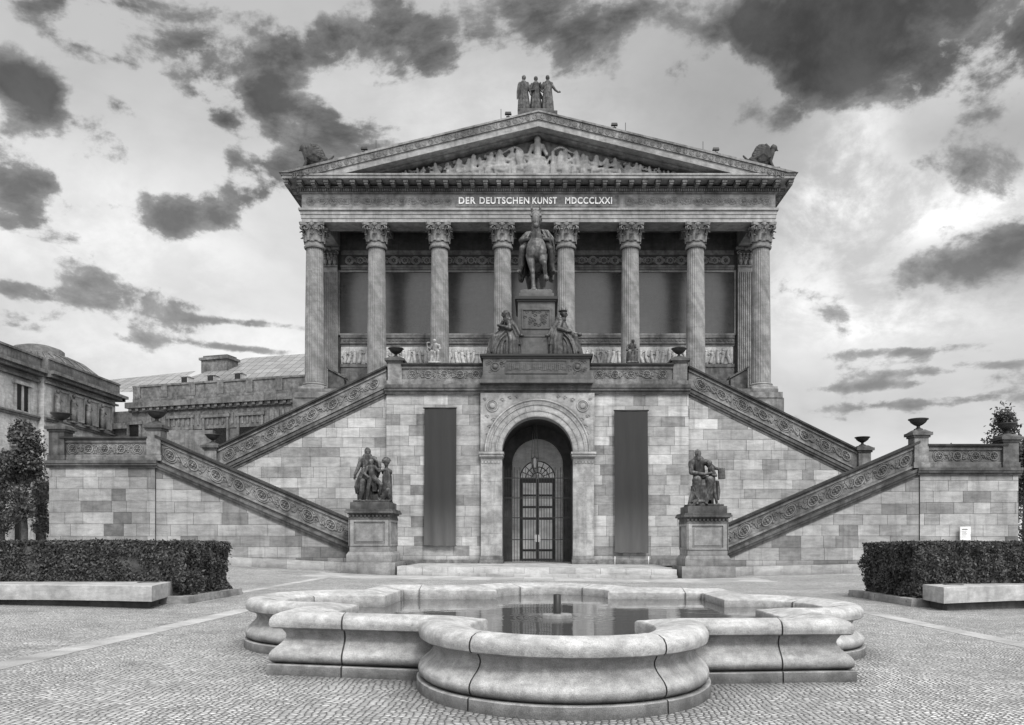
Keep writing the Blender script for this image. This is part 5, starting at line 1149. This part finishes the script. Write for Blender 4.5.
# winged creatures at pediment corners
for s,lab in ((-1,'dark winged stone creature on the left corner of the pediment'),(1,'dark winged stone creature on the right corner of the pediment')):
    xg=s*13.85+.06; zg=rk(xg,0)+.08; mb=MB()
    def q(x,y,z): return (s*x,y,z)
    mb.ell(q(-.3,0,.5),(.62,.26,.32)); A_(mb,[q(.15,0,.55),q(.35,0,.9),q(.4,0,1.05)],[.24,.16,.13]); mb.ell(q(.46,0,1.14),(.2,.16,.18)); mb.cap(q(.55,0,1.1),q(.68,0,1.02),.07,.03)
    for e in (-1,1): mb.tube([q(.42,e*.07,1.22),q(.4,e*.08,1.34)],[.05,.01],5); A_(mb,[q(.2,e*.15,.5),q(.32,e*.15,.25),q(.42,e*.15,.05)],[.1,.08,.08]); A_(mb,[q(-.7,e*.18,.45),q(-.5,e*.2,.2),q(-.7,e*.2,.05)],[.18,.1,.08])
    for e in (-1,1):
        for i in range(7): an=R(100-i*4)+s*0; L=.84-.04*i; th=R(14+i*14); mb.tube([q(.12,e*.2,.55),q(.12-L*.55*sin(th*.7),e*.26,.55+L*.62*cos(th*.6)),q(.12-L*sin(th)-.04*i,e*.28,.55+L*.8*cos(th))],[.15,.14,.09],6)
        mb.ell(q(-.22,e*.22,.8),(.46,.13,.46))
    mb.cap(q(-.85,0,.45),q(-1.15,0,.75),.07,.05); mb.box(min(s*-1.0,s*.6),max(s*-1.0,s*.6),-.3,.3,-.06,.04)
    t=empty('corner_acroterion',(xg,48.9,zg),lab,'statue','winged creatures on the pediment corners'); t.scale=(1.15,1.15,1.22); link('creature',remeshed(mb,'creature',M['darkstatue'],.025,1),t)
    mb=MB(); a,b_=sorted((s*-.75,s*.62)); mb.box(a,b_,-.35,.35,-.55,-.05); mb.box(a-.06,b_+.06,-.4,.4,-.05,.04) ; mb.build('base',M['darkstatue'],t)
# rods and lamps on the raking cornice
def rod(px,h,lab):
    x=PX(px,48.6); z=rk(x,0); m_=MB(); m_.tube([(0,0,-.1),(0,0,h)],.018,5); m_.box(-.06,.06,-.06,.06,-.1,.03); o=m_.build('lightning_rod',M['iron'],None,(x,48.6,z)); tag(o,lab,'rod','lightning rods on the pediment')
rod(376,.85,'thin lightning rod on the left pediment slope nearest the corner'); rod(501,.9,'thin lightning rod left of the apex figures'); rod(625.5,.8,'thin lightning rod halfway up the right pediment slope'); rod(703,.8,'thin lightning rod low on the right pediment slope')
def flood(px,lab):
    x=PX(px,48.7); z=rk(x,0); e=empty('floodlight',(x,48.2,z),lab,'floodlight','floodlights on the pediment'); m_=MB(); m_.tube([(0,0,-.1),(0,0,.26)],.025,5); m_.box(-.12,.12,-.05,.05,.1,.13); m_.build('bracket',M['iron'],e); m_=MB(); m_.frust(-.2,.2,-.1,.1,.24,.38,.03); m_.build('housing',M['urn'],e)
flood(366,'small floodlight on the left pediment slope near the corner'); flood(508.5,'small floodlight just left of the apex figures'); flood(613.5,'small floodlight up the right pediment slope'); flood(714,'small floodlight low on the right pediment slope')
x=PX(595,48.9); e=empty('roof_frame',(x,48.9,rk(x,0)),'small metal tubular frame on the right pediment slope beside the apex figures','frame'); m_=MB()
for a in (-.3,.3):
    m_.tube([(a,0,-.1),(a,0,.34-.2*a)],.02,5); m_.tube([(a,.5,-.1),(a,.5,.34-.2*a)],.02,5)
m_.tube([(-.3,0,.4),(.3,0,.28)],.02,5); m_.tube([(-.3,.5,.4),(.3,.5,.28)],.02,5); m_.tube([(-.3,0,.4),(-.3,.5,.4)],.02,5); m_.tube([(-.3,0,-.05),(.3,.0,.28)],.015,5); m_.build('tubes',M['steel'],e)

# ------------------------------------------------------------ notice on the right wall
t=empty('notice_board',(PX(965.5,37.2),37.2,PZ(540,37.2)),'small white notice with grey print on the right landing wall above the hedge','notice')
mb=MB(); mb.box(-.24,.24,0,.05,0,.62); mb.build('board',M['sign'],t); mb=MB(); rnd=random.Random(4)
mb.box(-.17,.1,-.006,0,.47,.52)
for i in range(6): mb.box(-.18,-.18+rnd.uniform(.2,.36),-.005,0,.4-i*.055,.415-i*.055)
mb.build('print',M['ink'],t)

# ------------------------------------------------------------ left neighbour building (facade along Y)
LX=-47.5
lb=empty('corner_building',(LX,80,0),'pale classical building with a low ribbed dome and relief niches at the left edge','building')
def lbuild(mb,name,mats,parent=None):
    o=mb.build(name,mats,parent or lb); 
    if parent is None: o.location=(-LX,-80,0)
    return o
mb=MB(); mb.box(LX-25,LX-.6,55,77,0,18.2); mb.box(LX-25,LX,77,90,0,18.2); lbuild(mb,'wall',M['farwall'])
mb=MB()
for (o_,y0,y1) in ((-.6,55,77),(0,77,90.2)):
    mb.box(LX+o_,LX+o_+.2,y0,y1,13.3,13.5); mb.box(LX+o_,LX+o_+.3,y0,y1,13.5,13.65); mb.box(LX+o_,LX+o_+.3,y0,y1,16.9,17.1); mb.box(LX+o_-.1,LX+o_+.7,y0,y1+.5,17.5,17.8); mb.box(LX+o_-.1,LX+o_+1.0,y0,y1+.8,17.8,18.1); mb.box(LX+o_-.5,LX+o_+.4,y0,y1,18.1,19.2); mb.box(LX+o_-.5,LX+o_+.5,y0,y1,19.2,19.4)
mb.box(LX-25,LX+.7,90.2,90.9,17.5,18.1); lbuild(mb,'cornice',M['fardark'])
for i,yy in enumerate((79.3,82.0,84.7,87.4)):
    mb=MB(); mb.box(LX,LX+.12,yy-.1,yy+1.6,14.0,16.6); mb.box(LX+.12,LX+.2,yy-.1,yy+.05,14,16.6); mb.box(LX+.12,LX+.2,yy+1.45,yy+1.6,14,16.6); mb.box(LX+.12,LX+.2,yy-.1,yy+1.6,16.5,16.7); p=lbuild(mb,'niche_panel',M['templelight'])
    mb=MB(); mb.cap((LX+.35,yy-.7,15.9),(LX+.35,yy-.65,15.2),.26,.24); mb.ell((LX+.4,yy-.7,16.4),(.17,.17,.21)); mb.robe([(LX+.35,yy-.62,13.85,.3,.36),(LX+.35,yy-.65,14.6,.28,.33),(LX+.35,yy-.68,15.3,.22,.25)],6,.2,i,1,20); mb.cap((LX+.4,yy-.95,15.95),(LX+.55,yy-.5,15.4+.3*(i%2)),.1,.07); mb.cap((LX+.4,yy-.45,15.95),(LX+.5,yy-.2,15.5),.1,.07); mb.box(LX,LX+.6,yy-1.15,yy-.2,13.7,13.86); mb.build('niche_figure',M['fardark'],p)
    mb=MB(); mb.lathe([(.35,0),(.35,.1),(.22,.14),(.0,.16)],n=14); o=lbuild(mb,'roundel',M['fardark']); o.location=(0.0,yy-80,12.2); o.rotation_euler=(0,R(90),0)
for yy in (74.6,):
    mb=MB(); X_=LX-.6; mb.box(X_,X_+.15,yy-1.2,yy+1.2,13.66,13.8); mb.box(X_,X_+.3,yy-1.3,yy+1.3,16.2,16.5); mb.box(X_,X_+.12,yy-1.1,yy-.85,13.8,16.2); mb.box(X_,X_+.12,yy+.85,yy+1.1,13.8,16.2); mb.box(X_,X_+.12,yy-.15,yy+.15,13.8,16.2)
    p=lbuild(mb,'window',M['farwall']); mb=MB(); mb.box(X_+.01,X_+.05,yy-.9,yy+.9,13.8,16.2); mb.build('pane',M['darkglass'],p)
    mb=MB(); mb.box(X_,X_+.15,yy-1.3,yy+1.3,6,10.4); mb.prism([(yy-1.7,10.4),(yy+1.7,10.4),(yy,11.4)],0,.4,T=lambda x,y,z,X_=X_:(X_+y,x,z)); p=lbuild(mb,'window',M['farwall']); mb=MB(); mb.box(X_+.16,X_+.18,yy-1,yy+1,6,10); mb.build('pane',M['darkglass'],p)
mb=MB()
for yy in range(56,90,3): mb.box(LX-.3,LX+.5,yy,yy+.9,0,6)
mb.box(LX-.4,LX+.6,55,90,6,6.6); lbuild(mb,'ground_colonnade',M['farwall']); 
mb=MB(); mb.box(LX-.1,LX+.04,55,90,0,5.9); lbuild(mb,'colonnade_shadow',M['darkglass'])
# dome
dc=Vector((-59.3,95,19.7)); mb=MB(); mb.lathe([(7.6,-2.4),(7.6,.0),(7.1,1.0),(6.2,2.1),(4.9,3.1),(3.4,3.75),(2.75,3.9),(2.75,4.6),(2.5,4.8),(1.6,5.1),(.1,5.25)],tuple(dc),40); d=lbuild(mb,'dome',M['farroof'])
mb=MB()
for i in range(36): a=TAU*i/36; mb.tube([(dc.x+r_*cos(a),dc.y+r_*sin(a),dc.z+z_) for r_,z_ in ((7.65,.0),(7.15,1.0),(6.25,2.1),(4.95,3.12),(3.4,3.8))],.1,4)
mb.build('ribs',M['fardark'],d)

# ------------------------------------------------------------ second neighbour with glass roof
A0=Vector((-43.6,86.,0)); B0=Vector((-18.,78.6,0)); dv=(B0-A0).normalized(); ang=math.atan2(dv.y,dv.x); Lw=(B0-A0).length
nb=empty('glass_roofed_building',A0,'long classical building with glass roof, chimney and stone balustrade behind the left stairs','building',rz=ang)
mb=MB(); mb.box(0,Lw,0,14,0,16); mb.box(-9,0,2.5,14,0,16.2); mb.build('wall',M['fardark'],nb)
mb=MB(); mb.box(-.4,Lw,-.6,.3,15.9,16.5); mb.box(-.2,Lw,-.3,.3,15.5,15.9)
for i in range(int(Lw/.9)): mb.box(i*.9,i*.9+.35,-.5,-.2,15.6,15.88)
mb.box(-9,-.1,1.9,2.5,14.2,14.8); mb.build('cornice',M['fardark'],nb)
mb=MB(); mb.box(0,Lw,.1,.5,16.5,17.0); mb.box(0,Lw,.15,.45,17.,18.2); mb.box(0,Lw,.05,.55,18.2,18.4)
for i in range(8): mb.box(i*3.5+.2,i*3.5+1.0,.06,.5,17.0,18.3)
mb.build('balustrade',M['temple'],nb)
mb=MB(); mb.box(2.2,Lw,-.08,0,13.4,15.3)
for i in range(40): mb.box(2.4+i*.6,2.65+i*.6,-.14,-.06,13.8,15.0)
mb.build('frieze',M['temple'],nb)
for i,(pxa,pxb,pya,pyb) in enumerate(((171,192,419,436),(205.6,227.5,418,440),(240,262,416,436),(130,140,425,440))):
    # project window columns on to the facade line
    def onl(px): 
        k=(px-CX)/FP; tt=(A0.x-k*A0.y)/(k*dv.y-dv.x); return tt
    ta,tb=onl(pxa),onl(pxb); Yy=A0.y+dv.y*ta; z1=PZ(pya,Yy); z0=z1-3.6
    mb=MB(); mb.box(ta-.25,ta,-.2,0,z0,z1); mb.box(tb,tb+.25,-.2,0,z0,z1); mb.box(ta-.4,tb+.4,-.25,0,z1,z1+.3); p=mb.build('window',M['fardark'],nb); mb=MB(); mb.box(ta,tb,-.05,0,z0,z1); mb.build('pane',M['darkglass'],p)
# roof as glazed hips
mb=MB()
def onp(px,py,Y): return Vector((PX(px,Y),Y,PZ(py,Y)))
Minv=(Matrix.Translation(A0)@Matrix.Rotation(ang,4,'Z')).inverted()
def quad(ps): mb.add([Minv@p for p in ps],[tuple(range(len(ps)))])
r1=onp(245.6,358,101); r2=onp(330,352,101); e1=onp(150,391,90); e2=onp(300,381,87); e3=onp(330,378,86)
quad([e1,e2,r1]); quad([e2,e3,r2,r1]); quad([e1,r1,onp(245.6,358,101)+Vector((0,14,-2)),e1+Vector((0,20,0))])
q1=onp(108,392,96); q2=onp(160,392,96); q3=onp(196,371,104); q4=onp(108,380,104); quad([q1,q2,q3,q4])
mb.build('glass_roof',M['glassroof'],nb)
c=Minv@onp(220,372,97); mb=MB(); mb.box(c.x-1.9,c.x+1.8,c.y-1,c.y+1.0,c.z-2,c.z+1.3); mb.box(c.x-2.1,c.x+2.0,c.y-1.2,c.y+1.2,c.z+1.3,c.z+1.6); mb.box(c.x-1.7,c.x+1.7,c.y-.9,c.y+.9,c.z+1.6,c.z+1.85); mb.build('chimney',M['fardark'],nb)
for px,py in ((187.5,379.5),(213.5,378),(240.5,376)):
    c=Minv@onp(px,py,88); mb=MB(); mb.box(c.x-.42,c.x+.42,c.y-.5,c.y+.5,c.z-1.6,c.z+.2); mb.box(c.x-.52,c.x+.52,c.y-.6,c.y+.6,c.z+.2,c.z+.3); mb.box(c.x-.35,c.x+.35,c.y-.53,c.y-.48,c.z-.4,c.z+.12,1); mb.build('roof_vent',[M['farwall'],M['darkglass']],nb)
mb=MB(); c=onp(182,447,60); mb.box(c.x-1.7,c.x+2.3,c.y,c.y+.5,0,PZ(430,60)); o=mb.build('hoarding',M['fardark']); tag(o,'plain grey hoarding panel standing behind the lower left stair rail','hoarding')

# ------------------------------------------------------------ trees
def tree(x,y,h,cr,seed,label,group,cbase=.32,leaves=9000,ls=.11,sx=1.,upr=1.):
    rnd=random.Random(seed); z=g(x,y); t=empty('tree',(x,y,z),label,'tree',group)
    mb=MB(); top=h*.8; mb.tube([(0,0,-.2),(.05,0,h*.2),(rnd.uniform(-.15,.15),0,h*.5),(0,0,top)],[.02*h+.05,.017*h+.03,.011*h+.02,.02],9)
    cl=[]
    for i in range(34):
        v=rnd.random(); zz=h*(cbase+(1-cbase)*v*.93); prof=math.sin(PI*min(1,(v*.86+.16)))**.7*(1-.35*v*upr); a=rnd.uniform(0,TAU); rr=cr*prof*rnd.uniform(.25,1.0)
        p=Vector((cos(a)*rr*sx,sin(a)*rr,zz)); cl.append((p,cr*rnd.uniform(.2,.36)))
        if i%2==0: b0=Vector((0,0,max(h*.22,zz-rr*.9-.3))); mb.tube([tuple(b0),tuple((b0+p)/2+Vector((0,0,.1*rr))),tuple(p)],[.035*h*.25,.02*h*.25,.01],5)
    mb.build('trunk',M['bark'],t)
    V=[];F=[]
    for _ in range(leaves):
        p,r=rnd.choice(cl); d=Vector((rnd.gauss(0,1),rnd.gauss(0,1),rnd.gauss(0,.8))); d=d.normalized()*r*rnd.random()**.45*rnd.choice((1,1,1,1.35)); q=p+d
        s_=ls*rnd.uniform(.6,1.3); nrm=Vector((rnd.gauss(0,1),rnd.gauss(0,1),rnd.gauss(0,1)+.6)).normalized(); u=nrm.orthogonal().normalized(); w=nrm.cross(u); a=rnd.uniform(0,TAU); u2=u*cos(a)+w*sin(a); w2=nrm.cross(u2); o=len(V)
        V.extend([tuple(q+u2*s_),tuple(q+w2*s_*.55),tuple(q-u2*s_),tuple(q-w2*s_*.55)]); F.append((o,o+1,o+2,o+3))
    lf=MB(); lf.v=V; lf.f=F; lf.m=[0]*len(F); lf.k=[.5]*len(F); lf.b=[False]*len(F); lf.build('crown',M['treeleaf'],t)
tree(PX(24,46),46,8.1,1.9,1,'young leafy tree beside the outer left landing post','trees at the left edge',.3,11000,.10)
tree(PX(2,52),52,6.0,1.9,2,'lower tree cut by the left edge of the view','trees at the left edge',.3,7000,.10)
tree(PX(44,50),50,4.6,1.3,3,'small tree close behind the left landing wall','trees at the left edge',.35,5000,.09)
tree(PX(1005,54),54,10.6,2.3,4,'tall sparse tree rising behind the outer right landing post','trees at the right edge',.35,6500,.12)
tree(PX(1024,48),48,7.6,2.2,5,'dense dark tree at the right edge beyond the landing wall','trees at the right edge',.12,11000,.11)
tree(PX(950,62),62,9.3,1.3,6,'distant treetop showing just above the right landing parapet','trees at the right edge',.4,2500,.12)
tree(PX(914,60),60,8.9,.8,7,'small treetop peeping beside the inner right landing urn','trees at the right edge',.5,1500,.12)
